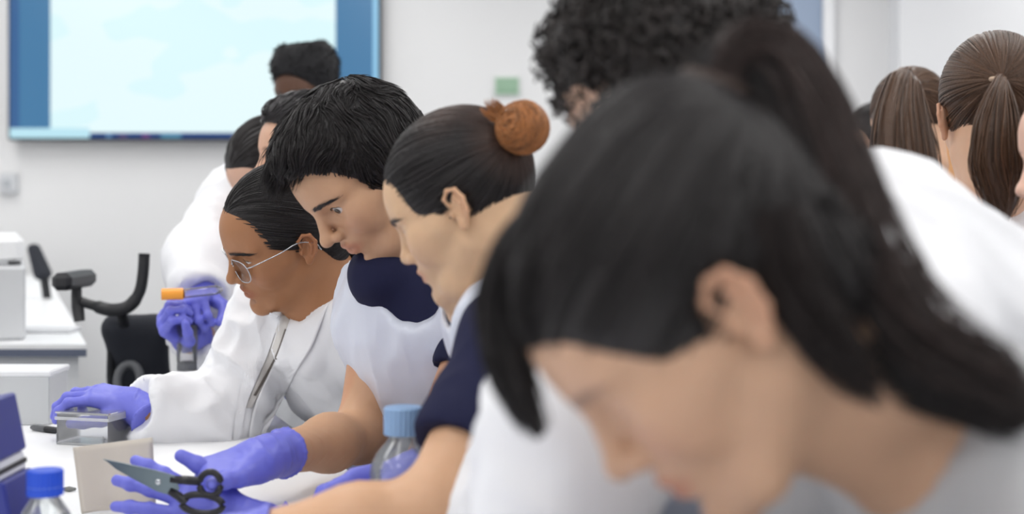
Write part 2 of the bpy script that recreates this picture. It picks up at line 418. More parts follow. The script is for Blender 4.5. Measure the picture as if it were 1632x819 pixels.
def arm_field(v, S, E, W, g=0.0, g2=None, k=0.03, stop=1.0):
    g2 = g if g2 is None else g2
    v.cone(S, E, 0.050+g, 0.040+(g+g2)/2, k, world=True)
    if stop > 1.0-1e-6:
        Mi = E+(W-E)*0.35; v.cone(E, Mi, 0.040+(g+g2)/2, 0.041+g2, k, world=True); v.cone(Mi, W, 0.041+g2, 0.027+g2, k, world=True)
    return v
def leg_joints(p):
    f, l = p.T[:, 0], p.T[:, 1]; l = unit([l[0], l[1], 0]); fh = np.array([-math.cos(p.phi), -math.sin(p.phi), 0]); out = []
    for s in (1, -1):
        hip = p.P+l*s*0.085-np.array([0, 0, 0.03]); ank = np.array([hip[0], hip[1], 0.075])-fh*p.stepback+l*s*0.02
        knee = (hip+ank)/2+fh*0.03; out.append((hip, knee, ank, ank+fh*0.13-np.array([0, 0, 0.045])))
    return out
def grid_for(lo, hi, res): return [np.arange(lo[k]-0.05, hi[k]+0.05, res, dtype=f4) for k in range(3)]
def garment(name, p, fill, lo, hi, res, m, folds=0.0, fscale=(11, 11, 4), seed=0, sm=2, cut=None, parent=None):
    v = Vol(grid_for(np.asarray(lo), np.asarray(hi), res)); fill(v)
    V, Q = v.mesh(); V = relax(V, Q, sm)
    if folds:
        n = vnormals(V, Q); Tl = (V-p.N) @ p.T; q = Tl*np.array(fscale)+seed*7.3
        q = q+0.6*np.stack([vnoise(q*0.6+3), vnoise(q*0.6+9), vnoise(q*0.6+17)], 1)
        d = 1-2*abs(vnoise(q)); d2 = 1-2*abs(vnoise(q*2.1+5))
        V = V+n*(folds*(d*0.75+d2*0.35))[:, None]
    return mesh_obj(name, V, Q, m, parent if parent is not None else p.o)

def make_person(label, hp, ypr, s, skin, N, P, phi, elbowL, wristL, elbowR, wristR, fine=0.0024, op=0.4, fem=0.5, brow=0.5, mouth=0.0, build=1.0, bust=False,
                SL=None, SR=None, shw=0.165, nose=0.0, lips=0.0, stepback=0.0, eyes=True, coarse=0.014, group=None, gaze=(1, 0, -0.35)):
    p = Person(); p.hp = np.asarray(hp, float); p.M = headM(*ypr); p.s = s; p.N = np.asarray(N, float); p.P = np.asarray(P, float); p.phi = phi
    p.T = torso_frame(p.N, p.P, phi); p.build = build; p.bust = bust; p.stepback = stepback
    l, up = p.T[:, 1], p.T[:, 2]
    p.SL = np.asarray(SL, float) if SL is not None else p.N+l*shw-up*0.055
    p.SR = np.asarray(SR, float) if SR is not None else p.N-l*shw-up*0.055
    p.EL, p.WL, p.ER, p.WR = [np.asarray(q, float) for q in (elbowL, wristL, elbowR, wristR)]
    p.legs = leg_joints(p); H = (p.M, p.hp, s)
    toH = lambda q: p.M.T @ (np.asarray(q)-p.hp)/s
    J = np.array([toH(q) for q in [p.N, p.P, p.SL, p.SR, p.EL, p.WL, p.ER, p.WR]+[x for lg in p.legs for x in lg]])
    lo = np.minimum(J.min(0)-0.22, -0.14); hi = np.maximum(J.max(0)+0.22, 0.17)
    ax = [axis(lo[0], hi[0], -0.115, 0.132, fine, coarse), axis(lo[1], hi[1], -0.098, 0.098, fine, coarse), axis(lo[2], hi[2], -0.125, 0.142, fine, coarse)]
    v = Vol(ax, H); head_field(v, op if eyes else 0.0, fem, mouth, True, nose, lips)
    v.cone(p.hp+p.M @ np.array([-0.020, 0, -0.045])*s, p.N+up*0.01, 0.051*s, 0.056, 0.03, world=True)
    v.cone(p.hp+p.M @ np.array([0.020, 0, -0.070])*s, p.N+p.T[:, 0]*0.035-up*0.03, 0.030*s, 0.036, 0.03, world=True)
    torso_field(v, p, -0.004)
    for S, E, W in ((p.SL, p.EL, p.WL), (p.SR, p.ER, p.WR)): arm_field(v, S, E, W)
    for hip, knee, ank, toe in p.legs:
        v.cone(hip, knee, 0.078, 0.054, 0.03, world=True); v.cone(knee, ank, 0.052, 0.036, 0.02, world=True); v.cone(ank-np.array([0, 0, 0.03]), toe, 0.036, 0.028, 0.02, world=True)
    V, Q = v.mesh()
    Pl = ((V-p.hp) @ p.M)/s
    tint = skin_tint(Pl, brow)
    foot = np.array([p.P[0], p.P[1], 0.0])
    m = mat('skin_%d_%d_%d' % skin, lin(*skin), rough=0.48, spec=0.35, attr=True, sss=0.10, noise=0.05, nscale=60, bump=0.04, bscale=500)
    p.o = mesh_obj('person', V, Q, m, None, col=tint); tag(p.o, label, 'person', group)
    p.V, p.Q = V, Q
    if eyes:
        for sgn in (1, -1):
            c = np.array([0.0775, sgn*0.032, 0.012]); g = unit(gaze); nu, nv = 24, 40; r = 0.0125
            e1 = unit(np.cross(g, (0, 0, 1))); e2 = np.cross(g, e1); VV = []; cc = []
            for i in range(nu+1):
                th = math.pi*i/nu
                for j in range(nv):
                    a = 2*math.pi*j/nv; VV.append(c+r*(math.cos(th)*g+math.sin(th)*(math.cos(a)*e1+math.sin(a)*e2)))
                    cc.append((0.012, 0.010, 0.009) if th < 0.24 else ((0.040, 0.021, 0.012) if th < 0.50 else (0.78, 0.74, 0.71)))
            FF = np.array([(i*nv+j, (i+1)*nv+j, (i+1)*nv+(j+1) % nv, i*nv+(j+1) % nv) for i in range(nu) for j in range(nv)])
            mesh_obj('eye', p.hp+s*(np.array(VV) @ p.M.T), FF, mat('eye', (1, 1, 1, 1), rough=0.08, attr=True), p.o, col=np.array(cc))
    return p
def loc2w(p, q): return p.hp+p.s*(np.asarray(q, float) @ p.M.T)
def w2loc(p, q): return ((np.asarray(q, float)-p.hp) @ p.M)/p.s

def finger_pts(base, d, dn, segs, curls):
    pts = [np.array(base, float)]; d = unit(d); ax = unit(np.cross(d, dn))
    for L, c in zip(segs, curls):
        d = rot(ax, c) @ d; pts.append(pts[-1]+d*L)
    return pts
def glove(p, name, wrist, xdir, dorsal, side, curls, thumb, fore, size=1.0, m=None, spread=1.0, label=None, cuff=0.07, thumb_len=1.0, res=0.0022, thumb_to=None):
    """a hand in a thin glove: side +1 right, -1 left; curls = four lists of bends (index .. little finger), thumb = directions of its three bones in hand coordinates"""
    x = unit(xdir); z = np.asarray(dorsal, float); z = unit(z-x*(z@x)); y = np.cross(z, x); M = np.stack([x, y, z], 1)
    v = Vol([np.arange(-0.105, 0.225, res, dtype=f4), np.arange(-0.12, 0.12, res, dtype=f4), np.arange(-0.13, 0.10, res, dtype=f4)], (M, np.asarray(wrist, float), size))
    B = [(0.086, 0.027), (0.091, 0.007), (0.087, -0.013), (0.078, -0.031)]; SG = [(0.043, 0.026, 0.021), (0.047, 0.030, 0.022), (0.043, 0.028, 0.022), (0.034, 0.021, 0.019)]
    sp = [0.14, 0.03, -0.09, -0.22]
    for i, (bx, by) in enumerate(B):
        b = np.array([bx, by*side, 0.002-0.004*(i == 3)]); v.cone((0.012, by*0.62*side, 0), b, 0.017, 0.0125, 0.014)
        d = np.array([math.cos(sp[i]*spread), math.sin(sp[i]*spread)*side, 0]); pts = finger_pts(b, d, (0, 0, -1), SG[i], [-c for c in curls[i]] if False else curls[i])
        r0 = (0.0100, 0.0102, 0.0098, 0.0088)[i]; v.chain(pts, [r0, r0*0.95, r0*0.88, r0*0.80], 0.004)
        for q in pts[1:3]: v.ell(q, (r0*1.03,)*3, 0.004)
    tb = np.array([0.024, 0.026*side, -0.008]); pts = [tb]
    if thumb_to is not None:
        tg = v.pt(thumb_to)*[1, side, 1]; b0 = tb*[1, side, 1]; dd = tg-b0; up_ = unit(np.cross(np.cross(unit(dd), (0.2, 0.8, 0.5)), unit(dd)))
        sag = math.sqrt(max(0, 0.100**2-dd@dd))*0.5; c_ = bez([b0, b0+dd*0.35+up_*sag*0.7, b0+dd*0.70+up_*sag*0.7, tg], 4); thumb = [c_[1]-c_[0], c_[2]-c_[1], c_[3]-c_[2]]
    for d, L in zip(thumb, (0.042, 0.034, 0.027)): pts.append(pts[-1]+unit(np.array(d, float)*[1, side, 1])*L*thumb_len)
    v.cone((0.01, 0.012*side, -0.004), pts[1], 0.020, 0.0135, 0.014); v.chain(pts, [0.0155, 0.0125, 0.0115, 0.0092], 0.006)
    fl = M.T @ unit(np.asarray(fore, float)-np.asarray(wrist, float))
    v.cone((0.008, 0, 0), fl*0.02, 0.026, 0.0285, 0.02, wide=np.array([0, 1.0, 0]), wf=1.2); v.cone(fl*0.015, fl*cuff, 0.0285, 0.0365, 0.015)
    v.half(fl*cuff, fl, 0.002, world=False)
    rim = fl*(cuff-0.002); e1 = unit(np.cross(fl, (0, 0, 1))); e2 = np.cross(fl, e1)
    ring = [rim+0.0372*(math.cos(a)*e1+math.sin(a)*e2) for a in np.linspace(0, 2*math.pi, 25)]
    v.chain(ring, [0.0022]*25, 0.002)
    V, Q = v.mesh(); n = vnormals(V, Q); L = (V-np.asarray(wrist)) @ M
    wr = np.clip((0.055-L[:, 0])/0.05, 0, 1); q = L*np.array([75, 22, 22])
    V = V+n*(0.0016*wr*(1-2*abs(vnoise(q+5)))+0.0005*vnoise(L*110))[:, None]
    o = mesh_obj(name, V, Q, m or mat('nitrile', lin(112, 116, 214), rough=0.42, spec=0.4, noise=0.06, nscale=40, bump=0.05, bscale=140), p.o)
    if label: o['label'] = label
    return M
def hw(M, wrist, q, size=1.0): return np.asarray(wrist)+size*(M @ np.asarray(q, float))

# ---- hair
class Cap:
    """a hair volume in head coordinates: full() is its uncut field, cut() trims it to the hairline"""
    def __init__(s, p, ells, res=0.004, k=0.02, line=(0.10, -0.03, 0.092, 0.105, 0.115), nape=(-0.012, 0.50), ear=True, ring=0.0, cuts=()):
        s.p = p; g = [np.arange(-0.17, 0.17, res, dtype=f4) for _ in range(3)]
        s.v = Vol(g)
        for c, r in ells: s.v.ell(c, r, k)
        s.c = Vol(g); s.c.D = s.v.D.copy()
        cx, cz, rx, ry, rz = line
        s.c.ell((cx, 0, cz), (rx, ry, rz), 0.006, op='s')
        s.c.half((0.03, 0, nape[0]), (nape[1], 0, -1.0), 0.006, world=False)
        if ear:
            for sg in (1, -1): s.c.ell((-0.006, sg*0.090, -0.001), (0.024, 0.030, 0.037), 0.005, op='s')
        for kind, a in cuts: getattr(s.c, kind)(*a[0], **a[1])
        # field distances far from every ellipsoid are unset; fill them with a plain radial guess
        X, Y, Z = np.meshgrid(*g, indexing='ij', sparse=True); far = s.v.D > 8
        s.v.D = np.where(far, np.sqrt(X*X+Y*Y+(Z-0.04)**2)-0.10, s.v.D).astype(f4)
    def project(s, P, off, it=2):
        for _ in range(it):
            d = s.v.sample(P)-off; P = P-np.clip(d, -0.02, 0.02)[:, None]*s.v.grad(P)
        return P
    def roots(s, n, keep=None):
        V, Q = s.c.mesh(); d0 = abs(s.v.sample(V)); V = V[d0 < 0.004]
        if keep is not None: V = V[keep(V)]
        return V[RNG.integers(0, len(V), n)]+RNG.normal(size=(n, 3))*0.0015
    def base(s, shrink=0.0):
        V, Q = s.c.mesh(); V = relax(V, Q, 2); return V, Q
def walk(cap, R0, n, step, dirf, off, stick=1.0):
    """strands that run over the cap's surface along dirf(P, i)"""
    P = R0.copy(); out = [cap.project(P, off)]
    for i in range(n-1):
        d = dirf(out[-1], i); g = cap.v.grad(out[-1]); d = d-g*(np.sum(d*g, 1)*stick)[:, None]
        d = d/(np.linalg.norm(d, axis=1)[:, None]+1e-9); st = step if np.isscalar(step) else step[:, None]
        q = out[-1]+d*st
        dd = cap.v.sample(q)
        qp = cap.project(q, off); q = np.where((dd < off)[:, None] | (stick > 0.9), qp, q); out.append(q)
    return np.stack(out, 1)
def trim(P, face, grow=1.0):
    """stops every strand where it would run over the face"""
    cx, cz, rx, ry, rz = face; P = P.copy()
    for i in range(1, P.shape[1]):
        q = P[:, i]; ins = ((q[:, 0]-cx)/rx)**2+(q[:, 1]/ry)**2+((q[:, 2]-cz)/rz)**2 < grow
        P[ins, i] = P[ins, i-1]+1e-5*RNG.normal(size=(ins.sum(), 3))
    ln = np.linalg.norm(np.diff(P, axis=1), axis=2).sum(1); return P[ln > 0.006]
def clump(P, n, k=0.6):
    """gathers strands into tufts"""
    ld = P[RNG.choice(len(P), n, replace=False)]; d = ((P[:, None, 0]-ld[None, :, 0])**2).sum(2); j = d.argmin(1)
    t = np.linspace(0, 1, P.shape[1])[None, :, None]; return P+(ld[j]+(P[:, :1]-ld[j][:, :1])*0.35-P)*k*t**0.8
def hair_obj(p, parts, m, name='hair', world=False):
    """parts: list of (V, Q, tint) in head coordinates (or world)"""
    Vs = []; Qs = []; cs = []; n = 0
    for V, Q, c in parts:
        Vs.append(V if world else loc2w(p, V)); Qs.append(Q+n); n += len(V); c = np.asarray(c, float)
        cs.append(np.broadcast_to(c if c.ndim == 2 else c[None, :], (len(V), 3)))
    return mesh_obj(name, np.concatenate(Vs), np.concatenate(Qs), m, p.o, col=np.concatenate(cs))
def strand_part(P, r0, taper=0.25, var=0.5, tint=(1, 1, 1), tvar=0.35, root=1.0, sides=3):
    S, n, _ = P.shape; t = np.linspace(0, 1, n)[None, :]
    R = r0*(1+var*(RNG.random((S, 1))-0.5))*(np.minimum(1, root+t*6)*(1-(1-taper)*t**2))
    V, Q = strands(P, R, sides); c = np.array(tint)[None, None, :]*(1+tvar*(RNG.random((S, 1, 1))-0.5)*2); c = np.broadcast_to(c, (S, n*sides, 3)).reshape(-1, 3)
    return V, Q, c
def lock(guide, radii, n, pts, r0=0.0012, frizz=0.004, spread_tip=1.0, tint=(1, 1, 1), tvar=0.35, flat=None):
    """a bundle of strands along a guide curve, with the half-width radii at its points"""
    G = bez(guide, pts); rr = np.interp(np.linspace(0, 1, pts), np.linspace(0, 1, len(radii)), radii)
    T = np.gradient(G, axis=0); T /= np.linalg.norm(T, axis=1)[:, None]; ref = np.array(flat if flat is not None else (0.3, 1.0, 0.2)); e1 = np.cross(T, ref); e1 /= np.linalg.norm(e1, axis=1)[:, None]; e2 = np.cross(T, e1)
    a = RNG.random(n)*2*math.pi; q = np.sqrt(RNG.random(n)); u = (q*np.cos(a))[:, None, None]; w_ = (q*np.sin(a))[:, None, None]*0.7
    P = G[None]+rr[None, :, None]*(u*e1[None]+w_*e2[None])
    ph = RNG.random((n, 1, 3))*20; tt = np.linspace(0, 3, pts)[None, :, None]
    P = P+frizz*np.sin(tt*3+ph)*np.linspace(0, 1, pts)[None, :, None]
    end = RNG.uniform(0.82, 1.0, n); out = np.empty_like(P); ts = np.linspace(0, 1, pts)
    for i in range(n):
        for k in range(3): out[i, :, k] = np.interp(ts*end[i], ts, P[i, :, k])
    return strand_part(out, r0, tint=tint, tvar=tvar)
def core(guide, radii, pts=24, sides=12, flat=None, fl=0.7, tint=(0.8, 0.8, 0.8)):
    G = bez(guide, pts); rr = np.interp(np.linspace(0, 1, pts), np.linspace(0, 1, len(radii)), radii)
    b = MB(); ref = flat if flat is not None else (0.3, 1.0, 0.2); b.tube(G, rr, sides, flat=fl, flatdir=ref)
    F = np.array([f for f in b.F if len(f) == 4]); return np.array(b.V), F, tint
HAIRM = {}
def hair_mat(name, rgb, rough=0.40, spec=0.4): return mat('hair_'+name, lin(*rgb), rough=rough, spec=spec, attr=True, bump=0.25, bscale=350, stretch=(1, 1, 1))

def coat_fill(p, g=0.02, gs=0.026, sk=0.33, openv=None, arms=True, neck=0.075, slv=0.92, ring=0.0, cutup=0.012):
    """a lab coat: body, skirt to the knee and sleeves"""
    def fill(v):
        torso_field(v, p, g, 0.05)
        if sk:
            dn = p.P+np.array([0, 0, -sk]); v.cone(p.P, dn, 0.125*p.build+g, 0.150*p.build+g, 0.06, wide=p.T[:, 1], wf=1.35, world=True)
            v.half(dn+np.array([0, 0, 0.02]), (0, 0, -1), 0.004)
        if arms:
            for S, E, W in ((p.SL, p.EL, p.WL), (p.SR, p.ER, p.WR)):
                We = E+(W-E)*slv; arm_field(v, S, E, We, gs, gs+0.006, 0.03)
                d = unit(W-E); v.cone(We+d*0.082, We+d*0.16, 0.085, 0.085, 0.004, op='s', world=True)      # the open cuff
        u = unit(p.hp+p.M @ np.array([-0.02, 0, -0.05])*p.s-p.N)
        if ring:
            f_, l_ = p.T[:, 0], p.T[:, 1]; pts = [p.N+u*(0.020+0.016*(1-math.cos(a))*0.5-0.030*max(0, math.cos(a)))+(math.cos(a)*f_*1.15+math.sin(a)*l_)*(ring)+f_*0.014 for a in np.linspace(0.42, 2*math.pi-0.42, 26)]
            v.chain(pts, [0.020]*26, 0.018, world=True)
        v.cone(p.N+u*cutup+p.T[:, 0]*0.012, p.N+u*0.14+p.T[:, 0]*0.02, neck*0.80, neck*1.25, 0.012, op='s', world=True)
        if openv: openv(v)
    return fill
def coat_box(p, sk=0.33, pad=0.13):
    J = np.array([p.N, p.P, p.P-np.array([0, 0, sk]), p.SL, p.SR, p.EL, p.WL, p.ER, p.WR]); return J.min(0)-pad, J.max(0)+pad
def collar(p, m, r=0.062, h=0.045, name='collar', gap=0.5, lift=0.0, parent=None):
    """a folded collar band around the neck, open at the front"""
    f, l, up = p.T[:, 0], p.T[:, 1], p.T[:, 2]; u = unit(unit(p.hp+p.M @ np.array([-0.02, 0, -0.05])*p.s-p.N)+up); V = []; n = 41
    prof = [(0.000, 0.030), (0.004, 0.045), (0.013, 0.044), (0.026, 0.020), (0.034, 0.000), (0.030, -0.003), (0.018, 0.015), (0.006, 0.028)]
    for a in np.linspace(gap, 2*math.pi-gap, n):
        d = math.cos(a)*f+math.sin(a)*l; dip = -0.055*max(0, math.cos(a))**1.5
        for q, z in prof: V.append(p.N+d*(r*(1.0+0.06*math.cos(a))+q*h/0.045)+u*(lift+z*h/0.045)+up*dip+f*0.012)
    k = len(prof); F = [(i*k+j, (i+1)*k+j, (i+1)*k+(j+1) % k, i*k+(j+1) % k) for i in range(n-1) for j in range(k)]+[tuple(range(k)), tuple(range((n-1)*k, n*k))[::-1]]
    return mesh_obj(name, np.array(V), F, m, parent or p.o, smooth=True)
def trousers(p, m, name='trousers', top=0.10):
    def fill(v):
        v.ell(p.P-np.array([0, 0, 0.02]), np.array([0.118, 0.168, 0.12])*p.build, 0.04, R=np.stack([unit([p.T[0, 0], p.T[1, 0], 0]), unit(np.cross((0, 0, 1), unit([p.T[0, 0], p.T[1, 0], 0]))), (0, 0, 1)], 1), world=True)
        for hip, knee, ank, toe in p.legs:
            v.cone(hip, knee, 0.088, 0.068, 0.03, world=True); v.cone(knee, ank, 0.066, 0.060, 0.03, world=True)
        v.half((0, 0, 0.055), (0, 0, -1), 0.004)
    J = np.array([p.P+np.array([0, 0, 0.1])]+[x for lg in p.legs for x in lg]); garment(name, p, fill, J.min(0)-0.19, J.max(0)+0.19, 0.015, m, folds=0.006)
def shoes(p, m):
    for hip, knee, ank, toe in p.legs:
        d = unit((toe-ank)*[1, 1, 0]); a = np.array([ank[0], ank[1], 0.045]); 
        v = Vol(grid_for(np.minimum(a, a+d*0.2)-0.07, np.maximum(a, a+d*0.2)+0.07, 0.009))
        v.cone(a-d*0.035, a+d*0.06, 0.042, 0.040, 0.02, world=True); v.cone(a+d*0.06-np.array([0, 0, 0.012]), a+d*0.155-np.array([0, 0, 0.018]), 0.042, 0.030, 0.02, world=True); v.cone(a, a+np.array([0, 0, 0.05]), 0.040, 0.040, 0.02, world=True)
        v.half((0, 0, 0.0), (0, 0, -1), 0.003); V, Q = v.mesh(); mesh_obj('shoe', V, Q, m, p.o)

# ------------------------------------------------------------------ the room
WALL_Y = 7.8
m_wall = mat('wall_paint', lin(232, 232, 233), rough=0.75, spec=0.2, noise=0.012, nscale=2.5, bump=0.03, bscale=120)
m_white = mat('white_laminate', lin(240, 241, 243), rough=0.35, spec=0.4, noise=0.01, nscale=4)
m_panelgrey = mat('cabinet_grey', lin(226, 228, 231), rough=0.5, noise=0.01)
m_dark = mat('black_plastic', lin(30, 31, 35), rough=0.45, noise=0.05, nscale=20)
m_steel = mat('brushed_steel', lin(160, 165, 170), rough=0.3, metal=1.0, noise=0.04, nscale=60)
XL, XR, YB = -4.4, 4.6, -2.6
def struct(name, m, lo, hi):
    o = MB().box(lo, hi).build(name, m); tag(o, kind='structure'); return o
struct('floor', mat('vinyl_floor', lin(150, 153, 158), rough=0.4, noise=0.06, nscale=6), (XL, YB, -0.05), (XR, WALL_Y, 0))
struct('ceiling', mat('ceiling_tiles', lin(240, 240, 240), rough=0.9, bump=0.1, bscale=60), (XL, YB, CEIL), (XR, WALL_Y, CEIL+0.05))
struct('wall_back', m_wall, (XL, WALL_Y, 0), (XR, WALL_Y+0.1, CEIL))
struct('wall_left', m_wall, (XL-0.1, YB, 0), (XL, WALL_Y, CEIL))
struct('wall_right', m_wall, (XR, YB, 0), (XR+0.1, WALL_Y, CEIL))
struct('wall_front', m_wall, (XL, YB-0.1, 0), (XR, YB, CEIL))
struct('baseboard_back', mat('skirting', lin(200, 202, 205), rough=0.5), (XL, WALL_Y-0.015, 0), (XR, WALL_Y-0.001, 0.1))
a, b = PX(1196, 0, WALL_Y-0.03), PX(1310, 0, WALL_Y-0.03)
o = MB().box((a[0], WALL_Y-0.04, 0.0), (b[0], WALL_Y-0.002, 2.6), 0.006).build('door_1', mat('blue_grey_paint', lin(150, 166, 190), rough=0.5, noise=0.03, nscale=3)); tag(o, kind='structure')
mb = MB()
mb.box((b[0], WALL_Y-0.07, 0), (b[0]+0.06, WALL_Y-0.002, 2.65), 0.004).box((a[0]-0.06, WALL_Y-0.07, 0), (a[0], WALL_Y-0.002, 2.65), 0.004).box((a[0]-0.06, WALL_Y-0.07, 2.6), (b[0]+0.06, WALL_Y-0.002, 2.65), 0.004)
d1 = mb.build('door_frame', mat('white_gloss', lin(236, 237, 240), rough=0.35)); d1.parent = o; d1.matrix_parent_inverse = o.matrix_world.inverted(); d1.location = np.array(d1.location)-np.array(o.location)
d1.matrix_parent_inverse.identity()
c1 = PX(1440, 0, WALL_Y-0.3)
struct('trim_1', mat('wall_paint_b', lin(230, 231, 234), rough=0.75, noise=0.012, nscale=2.5), (c1[0], WALL_Y-0.22, 0), (XR, WALL_Y-0.001, CEIL))
# ceiling light fittings
m_diff = mat('lamp_diffuser', (1, 0.985, 0.96, 1), rough=0.6, emit=2.0)
for i, (x, y) in enumerate(LIGHTS):
    e = root('ceiling_light', (x, y, CEIL), 'flat white ceiling light panel in the grid overhead', 'lamp', 'ceiling light panels')
    fr = MB(); fr.box((x-0.30, y-0.60, CEIL-0.045), (x-0.28, y+0.60, CEIL)).box((x+0.28, y-0.60, CEIL-0.045), (x+0.30, y+0.60, CEIL)).box((x-0.28, y-0.60, CEIL-0.045), (x+0.28, y-0.58, CEIL)).box((x-0.28, y+0.58, CEIL-0.045), (x+0.28, y+0.60, CEIL))
    fr.build('frame', m_white, e)
    MB().box((x-0.28, y-0.58, CEIL-0.035), (x+0.28, y+0.58, CEIL-0.02)).build('diffuser', m_diff, e)

# ------------------------------------------------------------------ the wall display
d = WALL_Y-0.10; A = PX(13, 224, d); B = PX(607, 224, d); X0, X1, Z0 = A[0], B[0], A[2]; Z1 = min(CEIL-0.08, Z0+(X1-X0)*0.5625)
e = root('wall_display', ((X0+X1)/2, d, Z0), 'large wall display showing a pale page between blue margins', 'display')
bz = 0.022
mb = MB().box((X0, d-0.012, Z0), (X1, d+0.05, Z1), 0.01); mb.box((X0+0.3, d+0.05, Z0+0.2), (X1-0.3, WALL_Y, Z1-0.2)); mb.build('housing', mat('display_housing', lin(28, 30, 42), rough=0.4), e)
m = bpy.data.materials.new('display_picture'); m.use_nodes = True; nt = m.node_tree; Nn = nt.nodes; Lk = nt.links; Nn.remove(Nn['Principled BSDF'])
em = Nn.new('ShaderNodeEmission'); gl = Nn.new('ShaderNodeBsdfGlossy'); gl.inputs['Roughness'].default_value = 0.25; ad = Nn.new('ShaderNodeMixShader'); ad.inputs[0].default_value = 0.03
tc = Nn.new('ShaderNodeTexCoord'); sx = Nn.new('ShaderNodeSeparateXYZ'); Lk.new(tc.outputs['Generated'], sx.inputs[0])
def band(sock, lo, hi):
    a = Nn.new('ShaderNodeMath'); a.operation = 'GREATER_THAN'; a.inputs[1].default_value = lo; Lk.new(sock, a.inputs[0])
    b = Nn.new('ShaderNodeMath'); b.operation = 'LESS_THAN'; b.inputs[1].default_value = hi; Lk.new(sock, b.inputs[0])
    c = Nn.new('ShaderNodeMath'); c.operation = 'MULTIPLY'; Lk.new(a.outputs[0], c.inputs[0]); Lk.new(b.outputs[0], c.inputs[1]); return c.outputs[0]
def mul(a, b):
    c = Nn.new('ShaderNodeMath'); c.operation = 'MULTIPLY'; Lk.new(a, c.inputs[0]); Lk.new(b, c.inputs[1]); return c.outputs[0]
cur = None
def over(mask, col):
    global cur
    mx = Nn.new('ShaderNodeMix'); mx.data_type = 'RGBA'
    if mask is None: mx.inputs[0].default_value = 1
    else: Lk.new(mask, mx.inputs[0])
    if cur is not None: Lk.new(cur, mx.inputs[6])
    mx.inputs[7].default_value = col; cur = mx.outputs[2]
U, Vv = sx.outputs[0], sx.outputs[2]; W_ = 1632.
ux = lambda px: (px-20)/(600-20.)
over(None, lin(72, 124, 166))
no = Nn.new('ShaderNodeTexNoise'); no.inputs['Scale'].default_value = 3; Lk.new(tc.outputs['Generated'], no.inputs['Vector'])
over(band(U, -0.1, ux(35)), lin(60, 100, 150))
over(band(U, ux(84), ux(533)), lin(222, 250, 254))
over(mul(band(U, ux(84), ux(533)), band(no.outputs[0], 0.45, 1.0)), lin(232, 252, 255))
over(band(U, ux(592), 1.1), lin(150, 205, 238))
zh = (Z1-Z0-2*bz); zf = lambda py: (PX(0, py, d)[2]-(Z0+bz))/zh
over(band(Vv, -0.1, zf(209)), lin(38, 70, 126))
over(mul(band(Vv, -0.1, zf(202)), band(U, -0.1, ux(146))), lin(190, 232, 245))
for a_, b_, c_ in ((192, 205, (96, 84, 130)), (228, 240, (120, 80, 140)), (258, 290, (92, 150, 180)), (172, 180, (110, 150, 190))):
    over(mul(band(Vv, zf(221), zf(211)), band(U, ux(a_), ux(b_))), lin(*c_))
Lk.new(cur, em.inputs[0]); em.inputs[1].default_value = 0.80; Lk.new(em.outputs[0], ad.inputs[1]); Lk.new(gl.outputs[0], ad.inputs[2]); Lk.new(ad.outputs[0], Nn['Material Output'].inputs[0])
MB().box((X0+bz*0.6, d-0.014, Z0+bz*0.6), (X1-bz*0.6, d-0.0125, Z1-bz)).build('screen', m, e)
# green sign
s = PX(808, 137, WALL_Y-0.02); e = root('wall_sign', (s[0], WALL_Y, s[2]), 'small pale green sign on the white back wall', 'sign')
hw_, hh = 18/FPX*WALL_Y, 13/FPX*WALL_Y
MB().box((s[0]-hw_-0.012, WALL_Y-0.012, s[2]-hh-0.012), (s[0]+hw_+0.012, WALL_Y-0.001, s[2]+hh+0.012), 0.003).build('backing', mat('sign_backing', lin(216, 222, 218), rough=0.5), e)
MB().box((s[0]-hw_, WALL_Y-0.016, s[2]-hh), (s[0]+hw_, WALL_Y-0.0125, s[2]+hh)).build('face', mat('sign_green', lin(150, 182, 156), rough=0.5), e)
mb = MB(); 
for k in range(5): mb.box((s[0]-hw_*0.7+k*hw_*0.3, WALL_Y-0.018, s[2]-hh*0.62), (s[0]-hw_*0.7+k*hw_*0.3+hw_*0.16, WALL_Y-0.0165, s[2]-hh*0.48))
tag(mb.build('print', mat('sign_print', lin(110, 150, 120), rough=0.5), e), kind='stuff')

# ------------------------------------------------------------------ benches
RD = unit([-0.335, 0.942, 0]); RN = np.array([-RD[1], RD[0], 0])    # along the row of people, and from the people to the bench
BZ = 0.85
def slab(q, along0, along1, across0, across1, z0, z1, bev=0.004):
    M = np.stack([RD, RN, (0, 0, 1)], 1); return MB().box((along0, across0, z0), (along1, across1, z1), bev, M=M, c=q)
Q0 = np.array([0.22, 1.0, 0])             # a point of the bench edge on the people's side
e = root('lab_bench', Q0+RN*0.6+RD*1.0, 'long white lab bench along which the students stand', 'table')
slab(Q0, -0.75, 2.36, 0.0, 1.3, BZ-0.032, BZ).build('worktop', m_white, e)
slab(Q0, -0.70, 2.32, 0.30, 1.25, 0.10, BZ-0.032, 0).build('cabinet_body', m_panelgrey, e)
slab(Q0, -0.68, 2.30, 0.36, 1.2, 0.0, 0.10, 0).build('plinth', m_dark, e)
for k in range(6): slab(Q0, -0.68+k*0.50, -0.68+k*0.50+0.492, 0.285, 0.30, 0.12, BZ-0.05, 0.002).build('cabinet_door', m_white, e)
